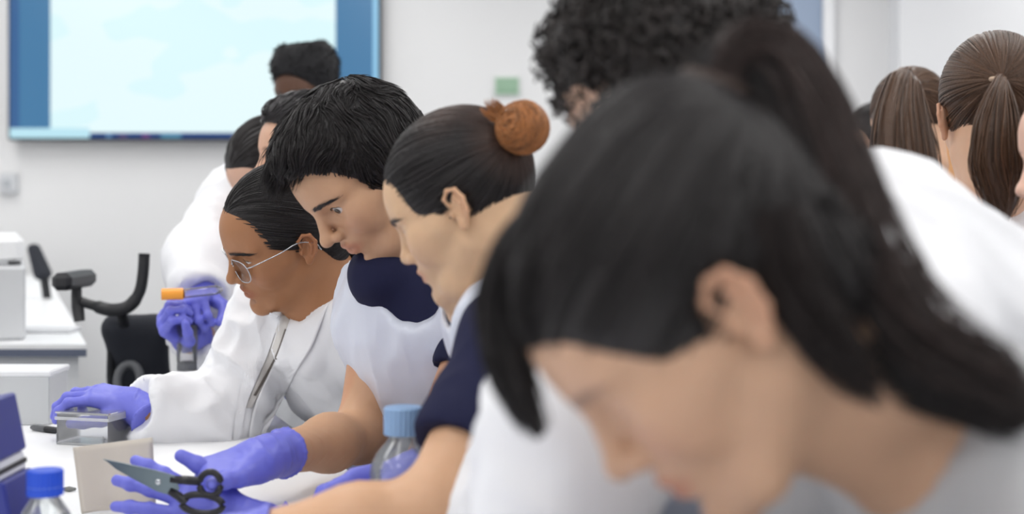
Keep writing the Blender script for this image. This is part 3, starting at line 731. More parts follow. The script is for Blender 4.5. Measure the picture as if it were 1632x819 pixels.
# bench behind it
z2 = 0.93; c0 = PX(138, 549, 0.36*FPX/(549-HY)); c1 = PX(74, 438, 0.36*FPX/(438-HY)); RD2 = unit((c1-c0)*[1, 1, 0]); 
L2 = np.linalg.norm((c1-c0)[:2])
e = root('side_bench', (c0[0]-0.5, c0[1]+1.5, 0), 'white side bench with a dark edge below the display wall', 'table')
def poly_slab(xy, z0, z1, name, m): 
    n = len(xy); V = [(x, y, z0) for x, y in xy]+[(x, y, z1) for x, y in xy]; F = [tuple(range(n))[::-1], tuple(range(n, 2*n))]+[(i, (i+1) % n, n+(i+1) % n, n+i) for i in range(n)]
    return mesh_obj(name, np.array(V), F, m, e, smooth=False)
def shape(inset, dy=0): 
    q0 = c0+np.array([-inset, inset+dy, 0]); q1 = c1+np.array([-inset, 0, 0]); return [(q0[0]-1.0, q0[1]), (q0[0], q0[1]), (q1[0], q1[1]), (q1[0]-1.0, q1[1])]
poly_slab(shape(0), z2-0.012, z2, 'worktop', m_white); poly_slab(shape(0.0), z2-0.032, z2-0.0125, 'edge_band', mat('bench_edge', lin(92, 100, 120), rough=0.5)); poly_slab(shape(0.03), 0.0, z2-0.0325, 'cabinet_body', m_panelgrey)
e2 = e
# analyser box standing on the side bench
q = PX(41, 549, 3.85)
e = root('bench_instrument', (q[0]-0.12, 4.0, z2), 'grey boxy instrument with a white lid on the side bench', 'instrument')
zt = PX(0, 424, 3.85)[2]
MI = np.stack([np.array([RD2[1], -RD2[0], 0]), RD2, (0, 0, 1)], 1); q[2] = 0
MB().box((-0.42, 0, z2), (0, 0.40, zt), 0.008, M=MI, c=q).build('body', mat('instrument_grey', lin(205, 207, 210), rough=0.5, noise=0.02), e)
MB().box((-0.43, 0.03, zt), (-0.004, 0.39, zt+0.085), 0.02, M=MI, c=q).build('lid', m_white, e)
MB().box((-0.045, 0.026, zt+0.004), (-0.012, 0.03, zt+0.012), 0.001, M=MI, c=q).build('latch', m_dark, e)
q = PX(70, 516, 4.1); o = MB().box((q[0]-0.10, 4.05, z2), (q[0]+0.09, 4.16, z2+0.012), 0.003).build('notepad', mat('paper_grey', lin(214, 216, 220), rough=0.7)); tag(o, 'flat pale notepad lying on the white side bench', 'notepad')
# wall socket plate and wall box seen at the far left
q = PX(14, 292, WALL_Y-0.02); e = root('wall_box', (q[0], WALL_Y, q[2]), 'small grey control box on the wall under the display', 'control box')
MB().box((q[0]-0.05, WALL_Y-0.045, q[2]-0.055), (q[0]+0.05, WALL_Y-0.001, q[2]+0.055), 0.008).build('casing', mat('box_grey', lin(205, 207, 211), rough=0.5), e)
MB().lathe([(0.022, 0), (0.022, 0.006), (0.016, 0.01)], (q[0], WALL_Y-0.046, q[2]), 24, M=np.array([[1, 0, 0], [0, 0, -1], [0, 1, 0]])).build('dial', mat('dial_grey', lin(178, 182, 188), rough=0.4), e)

# ------------------------------------------------------------------ chairs
def P3(*a): return PX(*a)
D0 = 3.55
e = root('office_chair', PX(200, 0, D0+0.2)*[1, 1, 0], 'black office chair with curved armrests between the benches', 'chair')
fab = mat('chair_fabric', lin(38, 41, 50), rough=0.8, noise=0.08, nscale=90, bump=0.1, bscale=400)
# backrest: a rounded slab seen from behind
v = Vol(grid_for(PX(165, 690, D0)-0.06, PX(275, 500, D0)+np.array([0.06, 0.25, 0.06]), 0.006))
tl, tr, bl, br = PX(186, 524, D0), PX(248, 524, D0+0.02), PX(204, 690, D0+0.10), PX(262, 690, D0+0.12)
for (p0, p1) in ((tl, bl), (tr, br), (tl, br), (tr, bl), ((tl+tr)/2, (bl+br)/2)): v.cone(p0, p1, 0.028, 0.028, 0.03, world=True)
v.cone(tl, tr, 0.026, 0.026, 0.03, world=True)
V, Q = v.mesh(); mesh_obj('backrest', relax(V, Q, 3), Q, fab, e)
# J shaped armrest
g = bez([PX(128, 480, D0-0.1), PX(150, 487, D0-0.1), PX(178, 494, D0-0.1), PX(205, 488, D0-0.1), PX(222, 466, D0-0.1), PX(228, 436, D0-0.1), PX(230, 404, D0-0.1)], 30)
MB().tube(g, [0.012]*6+[0.016]*12+[0.014]*12, 12).build('armrest', m_dark, e, smooth=True)
pt = PX(119, 445, D0-0.08)
MB().box((-0.024, -0.11, -0.022), (0.024, 0.11, 0.020), 0.012, c=pt).build('arm_pad', m_dark, e, smooth=False)
MB().tube([PX(122, 456, D0-0.08), PX(122, 475, D0-0.09), PX(124, 490, D0-0.1), PX(127, 512, D0-0.1)], [0.012, 0.013, 0.015, 0.013], 10).build('arm_post', m_dark, e, smooth=True)
MB().tube([PX(192, 493, D0-0.1), PX(196, 508, D0-0.05), PX(200, 524, D0)], 0.013, 10).build('arm_bracket', m_dark, e, smooth=True)
MB().tube([PX(178, 520, D0), PX(176, 600, D0), PX(185, 700, D0+0.05)], 0.010, 10).build('back_post', m_dark, e, smooth=True)
g = arc(PX(205, 606, D0-0.06), (1, 0, 0), (0, 0.3, 0.95), 0.028, 0.040, 0, 2*math.pi, 25)[:-1]
MB().tube(g, 0.011, 10, closed=True).build('adjuster', mat('grey_plastic', lin(92, 94, 98), rough=0.5), e, smooth=True)
zs = 0.50; cx, cy = PX(235, 0, D0+0.35)[0]+0.06, D0+0.35
v = Vol(grid_for((cx-0.3, cy-0.3, zs-0.06), (cx+0.3, cy+0.3, zs+0.06), 0.010)); v.ell((cx, cy, zs), (0.24, 0.24, 0.042), 0.01); V, Q = v.mesh(); mesh_obj('seat', V, Q, fab, e)
MB().tube([(cx, cy, zs-0.03), (cx, cy, 0.12)], 0.028, 14).build('gas_lift', m_steel, e, smooth=True)
for k in range(5):
    a = 2*math.pi*k/5+0.3; dx, dy = math.cos(a), math.sin(a)
    MB().tube([(cx, cy, 0.13), (cx+dx*0.15, cy+dy*0.15, 0.11), (cx+dx*0.28, cy+dy*0.28, 0.075)], [0.026, 0.02, 0.015], 8).build('foot', m_dark, e, smooth=True)
    MB().lathe([(0.012, -0.022), (0.028, -0.02), (0.028, 0.02), (0.012, 0.022)], (cx+dx*0.28, cy+dy*0.28, 0.0285), 20, M=np.array([[0, 0, dx], [0, 1, dy], [1, 0, 0]])@np.eye(3)).build('castor', m_dark, e, smooth=True)
MB().tube([PX(190, 690, D0+0.09), (cx, cy-0.2, zs-0.02), (cx, cy, zs-0.03)], 0.018, 8).build('back_bracket', m_dark, e, smooth=True)
# second chair, far behind the side bench
D1 = 5.6
q = PX(62, 420, D1); e = root('task_chair', (q[0]+0.1, D1+0.1, 0), 'black task chair mostly hidden behind the side bench', 'chair')
v = Vol(grid_for(PX(48, 455, D1)-0.08, PX(82, 385, D1)+0.1, 0.006)); v.cone(PX(54, 396, D1), PX(68, 436, D1), 0.020, 0.028, 0.03, world=True, wide=(0.2, 1, 0), wf=1.9); V, Q = v.mesh(); mesh_obj('backrest', V, Q, fab, e)
b_ = PX(70, 440, D1); MB().tube([b_, b_+np.array([0.03, 0.02, -0.25]), b_+np.array([0.12, 0.05, -0.50])], 0.018, 8).build('back_post', m_dark, e, smooth=True)
cx, cy = b_[0]+0.22, b_[1]+0.08
v = Vol(grid_for((cx-0.25, cy-0.25, 0.42), (cx+0.25, cy+0.25, 0.56), 0.011)); v.ell((cx, cy, 0.50), (0.21, 0.21, 0.036), 0.01); V, Q = v.mesh(); mesh_obj('seat', V, Q, fab, e)
MB().tube([(cx, cy, 0.48), (cx, cy, 0.05)], 0.026, 12).build('gas_lift', m_steel, e, smooth=True)
for k in range(5):
    a = 2*math.pi*k/5; dx, dy = math.cos(a), math.sin(a); MB().tube([(cx, cy, 0.09), (cx+dx*0.26, cy+dy*0.26, 0.024)], [0.024, 0.02], 8).build('foot', m_dark, e, smooth=True)

# ------------------------------------------------------------------ the people
from mathutils.bvhtree import BVHTree
def world_mesh(o):
    me = o.data; V = np.empty(len(me.vertices)*3, f4); me.vertices.foreach_get('co', V); return V.reshape(-1, 3).astype(float)+ORG[o.name], [tuple(q.vertices) for q in me.polygons]
def bvh_of(o): return BVHTree.FromPolygons(*[list(map(tuple, x)) if i == 0 else x for i, x in enumerate(world_mesh(o))])
CAMP = np.array([0, 0, CAMZ])
def px_strip(name, bv, left, right, m, parent, lift=0.006, thick=0.004, nu=9, nv=28, depth=2.55, smooth=True, belly=0.0):
    """a strip of cloth laid on a garment: its two edges as rows of pixels; each point is dropped on the garment's surface"""
    Lp = bez(left, nv); Rp = bez(right, nv); top = []; bot = []; last = depth
    for i in range(nv):
        for j in range(nu):
            q = Lp[i]+(Rp[i]-Lp[i])*j/(nu-1); d = unit(PX(q[0], q[1], 1.0)-CAMP)
            h, n, _, t = bv.ray_cast(Vector(CAMP), Vector(d))
            if h is None or abs(h.y-last) > 0.15: h = Vector(CAMP+d*(last/d[1])); n = Vector(-d)
            last = h.y; k = lift+belly*math.sin(math.pi*j/(nu-1)); P = np.array(h)-d*k; top.append(P); bot.append(P+d*thick)
    n = nu*nv; V = np.array(top+bot); F = []
    for i in range(nv-1):
        for j in range(nu-1):
            a, b, c, dd = i*nu+j, i*nu+j+1, (i+1)*nu+j+1, (i+1)*nu+j; F.append((a, dd, c, b)); F.append((a+n, b+n, c+n, dd+n))
        for j in (0, nu-1):
            a, dd = i*nu+j, (i+1)*nu+j; F.append((a, a+n, dd+n, dd) if j == 0 else (a, dd, dd+n, a+n))
    for j in range(nu-1):
        F.append((j, j+1, j+1+n, j+n)); a = (nv-1)*nu+j; F.append((a, a+n, a+1+n, a+1))
    return mesh_obj(name, V, F, m, parent, smooth=smooth)
def far(q, k=1.05): return CAMP+(np.asarray(q, float)-CAMP)*k      # the same line of sight, k times as far
BLK = lin(30, 27, 28)
h_black = hair_mat('black', (30, 26, 27)); h_brown = hair_mat('brown', (86, 62, 46)); h_darkbrown = hair_mat('darkbrown', (54, 44, 40)); h_ginger = hair_mat('ginger', (164, 108, 64), rough=0.34)
m_coat = mat('coat_cotton', lin(236, 237, 241), rough=0.8, spec=0.2, noise=0.012, nscale=30, bump=0.06, bscale=60)
m_coat2 = mat('coat_seam', lin(222, 223, 228), rough=0.8, spec=0.2)
m_navy = mat('navy_jersey', lin(32, 34, 62), rough=0.85, spec=0.2, noise=0.06, nscale=60, bump=0.05, bscale=300)
m_apron = mat('apron_plastic', lin(214, 219, 233), rough=0.32, spec=0.5, noise=0.02, nscale=20, bump=0.22, bscale=16)
m_grey = mat('grey_jersey', lin(188, 189, 192), rough=0.85, spec=0.2, noise=0.03, nscale=60, bump=0.04, bscale=200)
m_trs = mat('dark_trousers', lin(40, 42, 52), rough=0.85, noise=0.05, nscale=40)
m_shoe = mat('shoe_leather', lin(36, 34, 34), rough=0.5)
REL = [[0.35, 0.5, 0.3]]*4; THR = [(0.7, 0.6, -0.35), (0.9, 0.35, -0.3), (1, 0.1, -0.2)]
STD = [((-0.006, 0, 0.047), (0.108, 0.083, 0.095))]
def brows(p, n=110, r=0.0006, m=h_black):
    for sgn in (1, -1): brow(p, n//2, r, m, sgn)
def brow(p, n, r, m, sgn):
    bv = bvh_of(p.o); out = []
    for i in range(n):
        t = RNG.random(); y = 0.012+t*0.040
        z = 0.0300+0.10*min(max(y-0.02, 0), 0.018)-0.25*max(0, y-0.042)+RNG.normal()*0.0022*(1-0.5*t)
        pts = []
        for k in range(4):
            yy = y+k*0.0032; zz = z+k*(0.0016*(1-t)-0.0004)
            h = bv.ray_cast(Vector(loc2w(p, (0.16, sgn*yy, zz))), Vector(p.M @ np.array([-1.0, 0, 0])))[0]
            if h is None: break
            pts.append(np.array(h)+p.M[:, 0]*0.0006)
        if len(pts) == 4: out.append(pts)
    V, Q = strands(np.array(out), np.full((len(out), 4), r)*np.array([1, 1, 0.8, 0.4])); mesh_obj('eyebrow', V, Q, m, p.o, col=np.ones((len(V), 3)))
def lashes(p, op):
    bv = bvh_of(p.o)
    for sgn in (1, -1):
        pts = []
        for a in np.linspace(0.12, math.pi-0.12, 14):
            y = 0.032-0.0125*math.cos(a); z = 0.0115+(0.0052*op+0.0004)*math.sin(a)+0.0004
            h = bv.ray_cast(Vector(loc2w(p, (0.16, sgn*y, z))), Vector(p.M @ np.array([-1.0, 0, 0])))[0]
            if h is not None: pts.append(np.array(h)+p.M[:, 0]*0.0007)
        if len(pts) > 5: MB().tube(pts, [0.0005]+[0.0010]*(len(pts)-2)+[0.0005], 5).build('eyelashes', mat('lash', lin(22, 18, 18), rough=0.6), p.o, smooth=True)
def pulled(p, cap, T, n=900, steps=16, step=0.014, m=h_black, r0=0.0011, tint=None, extra=(), base_tint=(0.75, 0.75, 0.75), off=0.0008):
    T = np.asarray(T, float); R0 = cap.roots(n); dist = np.linalg.norm(T-R0, axis=1)
    def df(P, i): return T[None]-P
    P = walk(cap, R0, steps, np.maximum(dist*1.12, 0.01)/(steps-1), df, off)
    part = strand_part(P, r0, taper=0.6, tvar=0.4, root=0.3)
    V, Q = cap.base()
    if tint is not None: part = (part[0], part[1], part[2]*tint(part[0])); bt = np.array(base_tint)[None]*tint(V)
    else: bt = base_tint
    return hair_obj(p, [(V, Q, bt), part]+list(extra), m)

# ---------- the woman with the ponytail, nearest the camera
A = make_person('woman with a dark ponytail and grey top bending down close to the camera', (0.1397, 0.9719, 1.2181), (0.0, 0.854, 0.0), 1.05, (202, 163, 136),
                PX(1490, 668, 1.03), (0.66, 1.17, 0.84), 0.35, (0.27, 0.80, 0.93), (0.03, 0.84, 0.93), (0.20, 1.22, 0.95), (-0.06, 1.10, 0.92), fine=0.0026, op=0.12, fem=0.9, stepback=-0.02, bust=True, gaze=(1, 0, -0.8))
cap = Cap(A, [((-0.006, 0, 0.048), (0.110, 0.084, 0.099)), ((-0.05, 0, 0.085), (0.06, 0.06, 0.06)), ((-0.058, 0, -0.022), (0.052, 0.064, 0.062))], line=(0.105, -0.035, 0.088, 0.105, 0.108), nape=(-0.040, 0.32))
tie = w2loc(A, PX(1160, 175, 1.0)); tie = np.array([tie[0], 0, tie[2]])
Gd = [PX(1128, 175, 1.0), PX(1152, 114, 1.0), PX(1206, 114, 1.0), PX(1262, 208, 0.99), PX(1306, 340, 0.97), PX(1362, 460, 0.95), PX(1440, 560, 0.93), PX(1545, 620, 0.92), PX(1690, 690, 0.92)]
Gd = [w2loc(A, q) for q in Gd]; fl = A.M.T @ np.array([0, 1.0, 0])
rad = [0.016, 0.021, 0.027, 0.032, 0.036, 0.036, 0.030, 0.022, 0.012]
pony = lock(Gd, rad, 700, 26, r0=0.0011, frizz=0.006, flat=fl, tvar=0.5)
pony2 = lock([g+np.array([0.0, 0, 0])+(A.M.T @ np.array([0.010, -0.006, 0.010])) for g in Gd], [r*0.95 for r in rad], 230, 26, r0=0.0010, frizz=0.008, flat=fl, tint=(3.8, 3.2, 2.8))
pc = core(Gd, [r*0.88 for r in rad], flat=fl)
F1 = [w2loc(A, PX(x, y, d)) for x, y, d in ((900, 330, 0.985), (835, 400, 0.98), (803, 480, 0.98), (806, 560, 0.98), (825, 625, 0.98), (860, 695, 0.985))]
b1 = lock(F1, [0.020, 0.022, 0.020, 0.017, 0.015, 0.008], 260, 18, r0=0.0011, frizz=0.003, flat=fl); bc = core(F1, [0.015, 0.019, 0.017, 0.014, 0.011, 0.004], flat=fl)
F2 = [w2loc(A, PX(x, y, d)) for x, y, d in ((960, 330, 0.93), (870, 420, 0.93), (850, 500, 0.935), (858, 560, 0.94))]
b2 = lock(F2, [0.018, 0.018, 0.012, 0.005], 160, 14, r0=0.0010, frizz=0.003, flat=fl)
F3 = [w2loc(A, PX(x, y, 0.90)) for x, y in ((1235, 330), (1265, 450), (1330, 560), (1400, 640))]
b3 = lock(F3, [0.016, 0.022, 0.016, 0.005], 260, 14, r0=0.0009, frizz=0.006, flat=fl, tint=(1.3, 1.1, 1.0))
F4 = [w2loc(A, PX(x, y, 0.92)) for x, y in ((1440, 540), (1520, 540), (1590, 565), (1622, 610), (1600, 650), (1640, 690))]
b4 = lock(F4, [0.010, 0.010, 0.007, 0.006, 0.005, 0.004], 60, 18, r0=0.0009, frizz=0.006, flat=fl)
F5 = [w2loc(A, PX(x, y, 0.925)) for x, y in ((1285, 320), (1335, 440), (1395, 550), (1450, 625))]
b5 = lock(F5, [0.016, 0.022, 0.018, 0.005], 200, 14, r0=0.0010, frizz=0.006, flat=fl)
pulled(A, cap, tie, n=1000, m=h_black, r0=0.0013, extra=[pony, pony2, pc, b1, bc, b2, b3, b4, b5])
g = w2loc(A, PX(1150, 150, 1.0)); tx = unit(Gd[1]-Gd[0]); e1 = unit(np.cross(tx, fl)); e2 = np.cross(tx, e1)
MB().tube([loc2w(A, Gd[0]*0.4+Gd[1]*0.6+0.021*(math.cos(a)*e1+math.sin(a)*e2)) for a in np.linspace(0, 2*math.pi, 25)[:-1]], 0.006, 8, closed=True).build('hair_tie', mat('tie_brown', lin(60, 46, 40), rough=0.7), A.o, smooth=True)
def fillA(v):
    torso_field(v, A, 0.012, 0.05); arm_field(v, A.SL, A.EL, A.WL, 0.014, 0.012); arm_field(v, A.SR, A.ER, A.WR, 0.014, 0.012)
    u = unit(A.hp-A.N); v.cone(A.N+u*0.02, A.N+u*0.14, 0.070, 0.100, 0.012, op='s', world=True)
lo, hi = coat_box(A, 0.0); garment('top', A, fillA, lo, hi, 0.008, m_grey, folds=0.006, seed=2)
collar(A, m_grey, r=0.066, h=0.022, name='neckband', gap=0.05)
trousers(A, m_trs); shoes(A, m_shoe)
glove(A, 'glove', A.WL, (-1, 0.1, -0.1), (0, -0.2, 1), -1, REL, THR, A.EL, res=0.004); glove(A, 'glove', A.WR, (-1, -0.1, -0.1), (0, 0.2, 1), 1, REL, THR, A.ER, res=0.004)

# ---------- the curly-haired person in a white coat behind her
B = make_person('person with dark curly hair leaning forward in a white lab coat', PX(1096, 168, 1.40), (0.15, 0.50, 0.0), 1.03, (216, 178, 156),
                PX(1352, 355, 1.44), (0.79, 1.60, 0.82), 0.30, PX(960, 610, 1.22), PX(872, 905, 1.17), PX(960, 560, 1.62), PX(760, 900, 1.58), fine=0.0032, op=0.2, fem=0.2, build=1.0, SL=PX(1420, 540, 1.30), SR=PX(1330, 400, 1.58), stepback=-0.02)
cap = Cap(B, [((-0.006, 0, 0.048), (0.106, 0.084, 0.099)), ((0.02, 0, 0.085), (0.080, 0.072, 0.056)), ((-0.065, 0, 0.03), (0.045, 0.07, 0.075))], line=(0.118, -0.052, 0.080, 0.100, 0.100), ear=False)
R0 = cap.roots(1500); nn = 18; gr = cap.v.grad(R0); tt = np.linspace(0, 1, nn)
dr = gr*0.55+RNG.normal(size=R0.shape)*0.5; dr /= np.linalg.norm(dr, axis=1)[:, None]; e1 = np.cross(dr, RNG.normal(size=R0.shape)); e1 /= np.linalg.norm(e1, axis=1)[:, None]; e2 = np.cross(dr, e1)
ln = RNG.uniform(0.012, 0.028, len(R0)); cr = RNG.uniform(0.004, 0.009, len(R0)); tw = RNG.uniform(6, 11, len(R0)); ph = RNG.random(len(R0))*6.3
ang = tw[:, None]*tt[None]+ph[:, None]; CP = (R0-gr*0.006)[:, None]+dr[:, None]*(ln[:, None]*tt[None])[..., None]+cr[:, None, None]*(np.cos(ang)[..., None]*e1[:, None]+np.sin(ang)[..., None]*e2[:, None])
hair_obj(B, [(*cap.base(), (0.7, 0.7, 0.7)), strand_part(CP, 0.0024, taper=0.5, tvar=0.6)], hair_mat('curly', (48, 43, 42), rough=0.5))
lo, hi = coat_box(B); garment('lab_coat', B, coat_fill(B, 0.026, 0.034), lo, hi, 0.009, m_coat, folds=0.010, seed=5)
collar(B, m_coat, r=0.072)
trousers(B, m_trs); shoes(B, m_shoe)
glove(B, 'glove', B.WL, (-0.6, 0, -0.5), (-0.5, -0.2, 1), -1, REL, THR, B.EL, res=0.004); glove(B, 'glove', B.WR, (-0.8, -0.1, -0.2), (0, 0.2, 1), 1, REL, THR, B.ER, res=0.004)

# ---------- the woman with the bun
Cw = make_person('woman with her hair in a light brown bun, navy tee under a white apron', far((-0.0573, 1.963, 1.288), 0.95), (-0.286, 0.48, -0.074), 0.95, (214, 178, 144),
                 far((-0.035, 2.03, 1.172), 0.95), (0.36, 2.05, 0.88), 0.25, PX(690, 815, 1.58), (-0.33, 1.56, 0.915), (0.05, 2.08, 0.93), (-0.13, 2.0, 0.92), fine=0.0019, op=0.10, fem=0.8, nose=-0.003, SL=PX(818, 551, 1.72), SR=(-0.02, 2.05, 1.12), bust=True, stepback=-0.02, gaze=(1, 0, -0.9))
bun = w2loc(Cw, PX(833, 203, 1.80)); 
cap = Cap(Cw, [((-0.006, 0, 0.046), (0.107, 0.082, 0.096))], line=(0.112, -0.036, 0.090, 0.105, 0.112))
def gin(P):
    t = np.clip(1-np.linalg.norm(P-bun, axis=1)/0.085, 0, 1)[:, None]; tp = np.clip((P[:, 2]-0.09)/0.04, 0, 1)[:, None]*np.clip(-P[:, 0]/0.05+0.3, 0, 1)[:, None]
    k = np.clip(t*0.9+tp*0.35, 0, 1); return 1+k*np.array([[8.0, 4.8, 2.9]])
n = 520; ax0 = unit(np.array([0.25, 0.85, 0.35])); P = np.empty((n, 22, 3)); th = np.linspace(0, 2*math.pi*0.92, 22)
for i in range(n):
    axn = unit(ax0+RNG.normal(size=3)*0.30); u = unit(np.cross(axn, (0.3, 0.1, 1))); w_ = np.cross(axn, u); lat = RNG.uniform(-1, 1); rr = 0.0355*math.sqrt(max(0.08, 1-(lat*0.92)**2))*RNG.uniform(0.93, 1.03); p0 = RNG.random()*6.3
    P[i] = bun+axn*lat*0.027+rr*(np.cos(th+p0)[:, None]*u+np.sin(th+p0)[:, None]*w_)
bunp = strand_part(P, 0.0012, taper=0.5, tvar=0.55, tint=(1, 1, 1))
v = Vol(grid_for(bun-0.05, bun+0.05, 0.004)); v.ell(bun, (0.034, 0.029, 0.034), 0.01); Vb, Qb = v.mesh()
sp = []
for (x0, y0, x1, y1) in ((800, 190, 772, 160), (802, 188, 782, 156), (800, 194, 765, 172), (806, 180, 790, 158)):
    a0, a1 = w2loc(Cw, PX(x0+14, y0+6, 1.80)), w2loc(Cw, PX(x1, y1, 1.80)); md = (a0+a1)/2+np.array([0.004, 0, 0.002])
    sp.append(lock([a0, md, a1], [0.005, 0.005, 0.003], 26, 8, r0=0.0009, frizz=0.002, tint=(1.1, 1.1, 1.1)))
neck_wisp = lock([w2loc(Cw, PX(768, 330, 1.79)), w2loc(Cw, PX(780, 370, 1.79)), w2loc(Cw, PX(790, 400, 1.80))], [0.006, 0.005, 0.002], 40, 8, r0=0.0008)
pulled(Cw, cap, bun*0.92, n=1500, m=h_black, r0=0.0011, tint=gin, extra=[])
hair_obj(Cw, [bunp, (Vb, Qb, (0.55, 0.5, 0.45))]+sp, h_ginger, name='hair_bun')
brows(Cw, 90)
def fillC(v):
    torso_field(v, Cw, 0.006, 0.05); Sd = unit(Cw.EL-Cw.SL); Eh = Cw.SL+(Cw.EL-Cw.SL)*0.60; v.cone(Cw.SL, Eh, 0.060, 0.060, 0.03, world=True); v.cone(Eh+Sd*0.098, Eh+Sd*0.2, 0.10, 0.10, 0.004, op='s', world=True)
    Eh = Cw.SR+(Cw.ER-Cw.SR)*0.6; v.cone(Cw.SR, Eh, 0.060, 0.058, 0.03, world=True)
    u = unit(Cw.hp-Cw.N); v.cone(Cw.N+u*0.02, Cw.N+u*0.13, 0.060, 0.09, 0.01, op='s', world=True)
lo, hi = coat_box(Cw, 0.1); tee = garment('t_shirt', Cw, fillC, lo, hi, 0.0065, m_navy, folds=0.005, seed=1)
def fillCa(v):
    torso_field(v, Cw, 0.020, 0.05); f = Cw.T[:, 0]; l = Cw.T[:, 1]
    dn = Cw.P-np.array([0, 0, 0.35]); v.cone(Cw.P, dn, 0.15, 0.17, 0.05, world=True, wide=l, wf=1.2); v.half(dn, (0, 0, -1), 0.004)
    v.half(Cw.N-f*0.015, -f, 0.004); v.half(Cw.SL-l*0.045, l, 0.006); v.half(Cw.SR+l*0.045, -l, 0.006)
    u = unit(Cw.hp-Cw.N); v.cone(Cw.N+u*0.03+f*0.02, Cw.N+u*0.2+f*0.05, 0.066, 0.12, 0.01, op='s', world=True)
garment('apron', Cw, fillCa, lo-[0, 0, 0.35], hi, 0.007, m_apron, folds=0.005, seed=3)
trousers(Cw, m_trs); shoes(Cw, m_shoe)
glove(Cw, 'glove', Cw.WL, (-1, 0.1, -0.1), (0, -0.2, 1), -1, REL, THR, Cw.EL, res=0.004); glove(Cw, 'glove', Cw.WR, (-1, -0.1, -0.1), (0, 0.2, 1), 1, REL, THR, Cw.ER, res=0.004)

# ---------- the young man cutting with scissors
D = make_person('young man with thick black hair in a pale plastic apron, cutting with scissors', far((-0.2133, 2.1398, 1.3385), 1.06), (0.561, 0.793, 0.043), 1.06, (200, 158, 126),
                PX(655, 440, 2.33), (-0.04, 2.46, 0.83), 0.80, PX(640, 868, 2.10), PX(386, 838, 2.0), PX(576, 694, 2.33), PX(418, 730, 2.07), fine=0.0019, op=1.15, fem=0.1, nose=0.004, lips=-0.001, SR=PX(614, 476, 2.44), brow=0.35, build=1.02, gaze=(1, 0.31, -0.12), stepback=-0.02)
ex = [((-0.012, 0.070, 0.012), (0.036, 0.026, 0.045)), ((-0.012, -0.070, 0.012), (0.036, 0.026, 0.045)), ((-0.008, 0, 0.048), (0.110, 0.085, 0.099)), ((0.045, 0, 0.100), (0.062, 0.062, 0.042)), ((-0.05, 0, 0.02), (0.062, 0.080, 0.075))]
FD = (0.112, -0.032, 0.094, 0.138, 0.124); cap = Cap(D, ex, k=0.02, line=FD, nape=(-0.014, 0.30), ear=False)
crown = np.array([-0.060, 0.0, 0.125])
def flowD(P, i):
    d = P-crown; d /= np.linalg.norm(d, axis=1)[:, None]+1e-6; fr = np.clip((P[:, 0]-0.0)/0.08, 0, 1)*np.clip((P[:, 2]-0.05)/0.05, 0, 1)
    dn = np.array([0.25, 0, -0.9])[None]*np.clip((0.09-P[:, 2])/0.05, 0, 1)[:, None]
    return d+fr[:, None]*np.array([[0.9, 0.35, -0.15]])+dn
def wavy(P, i):
    w_ = np.stack([vnoise(P*38+3), vnoise(P*38+11), vnoise(P*38+23)], 1); return flowD(P, i)+1.0*w_
R0 = cap.roots(6500); R0 = R0+RNG.normal(size=R0.shape)*0.002
Pd = walk(cap, R0-cap.v.grad(R0)*0.003, 9, RNG.uniform(0.003, 0.0058, len(R0)), wavy, RNG.uniform(0.000, 0.004, len(R0)), stick=1.0)
lift_ = np.clip((R0[:, 2]-0.06)/0.06, 0.15, 1)[:, None, None]*np.linspace(0, 1, 9)[None, :, None]**1.3
Pd = Pd+lift_*(cap.v.grad(R0)[:, None]*RNG.uniform(-0.001, 0.006, (len(R0), 1, 1))+RNG.normal(size=(len(R0), 1, 3))*0.0025)
Pd = Pd+cap.v.grad(Pd[:, 0])[:, None]*(0.0035*vnoise(Pd[:, 0]*48+2))[:, None, None]; Pd = trim(clump(Pd, 420, 0.65), FD, 1.0)
parts = [(*cap.base(), (0.7, 0.7, 0.7)), strand_part(Pd, 0.0009, taper=0.15, tvar=0.6)]
Fp = []
for _ in range(1300):                    # the quiff that juts out over the forehead
    t = RNG.uniform(-1, 1); y = -0.006+t*0.050; z0 = 0.108-0.020*t*t+RNG.normal()*0.010; x0 = 0.066+RNG.normal()*0.008-0.016*t*t; L = RNG.uniform(0.036, 0.070)*(1-0.45*max(0, t)); q = []
    u0 = RNG.normal()*0.10; a0 = RNG.uniform(0.0, 0.45)
    for s_ in np.linspace(0, 1, 10):
        q.append((x0+L*s_, y-0.010*s_*s_+u0*L*s_, z0+L*(a0*s_-(0.30+a0)*s_**2.0)))
    Fp.append(q)
parts.append(trim(clump(np.array(Fp), 70, 0.7), (0.080, -0.035, 0.062, 0.10, 0.120), 1.0)); parts[-1] = strand_part(parts[-1], 0.0009, taper=0.12, tvar=0.6)
hair_obj(D, parts, h_black)
brows(D, 170, 0.0005); lashes(D, 1.15)
def fillD(v):
    torso_field(v, D, 0.006, 0.05)
    for S, E_ in ((D.SR, D.ER), (D.SL, D.EL)):
        d_ = unit(E_-S); Eh = S+(E_-S)*0.26; v.cone(S, Eh, 0.060, 0.060, 0.03, world=True); v.cone(Eh+d_*0.098, Eh+d_*0.2, 0.10, 0.10, 0.004, op='s', world=True)
    f = D.T[:, 0]; v.cone(D.N+f*0.03, D.N+f*0.05+D.T[:, 2]*0.03, 0.062, 0.058, 0.03, world=True); u = unit(D.hp-D.N); v.cone(D.N+u*0.075, D.N+u*0.15, 0.056, 0.075, 0.01, op='s', world=True)
lo, hi = coat_box(D, 0.1); garment('t_shirt', D, fillD, lo, hi, 0.007, m_navy, folds=0.005, seed=4)
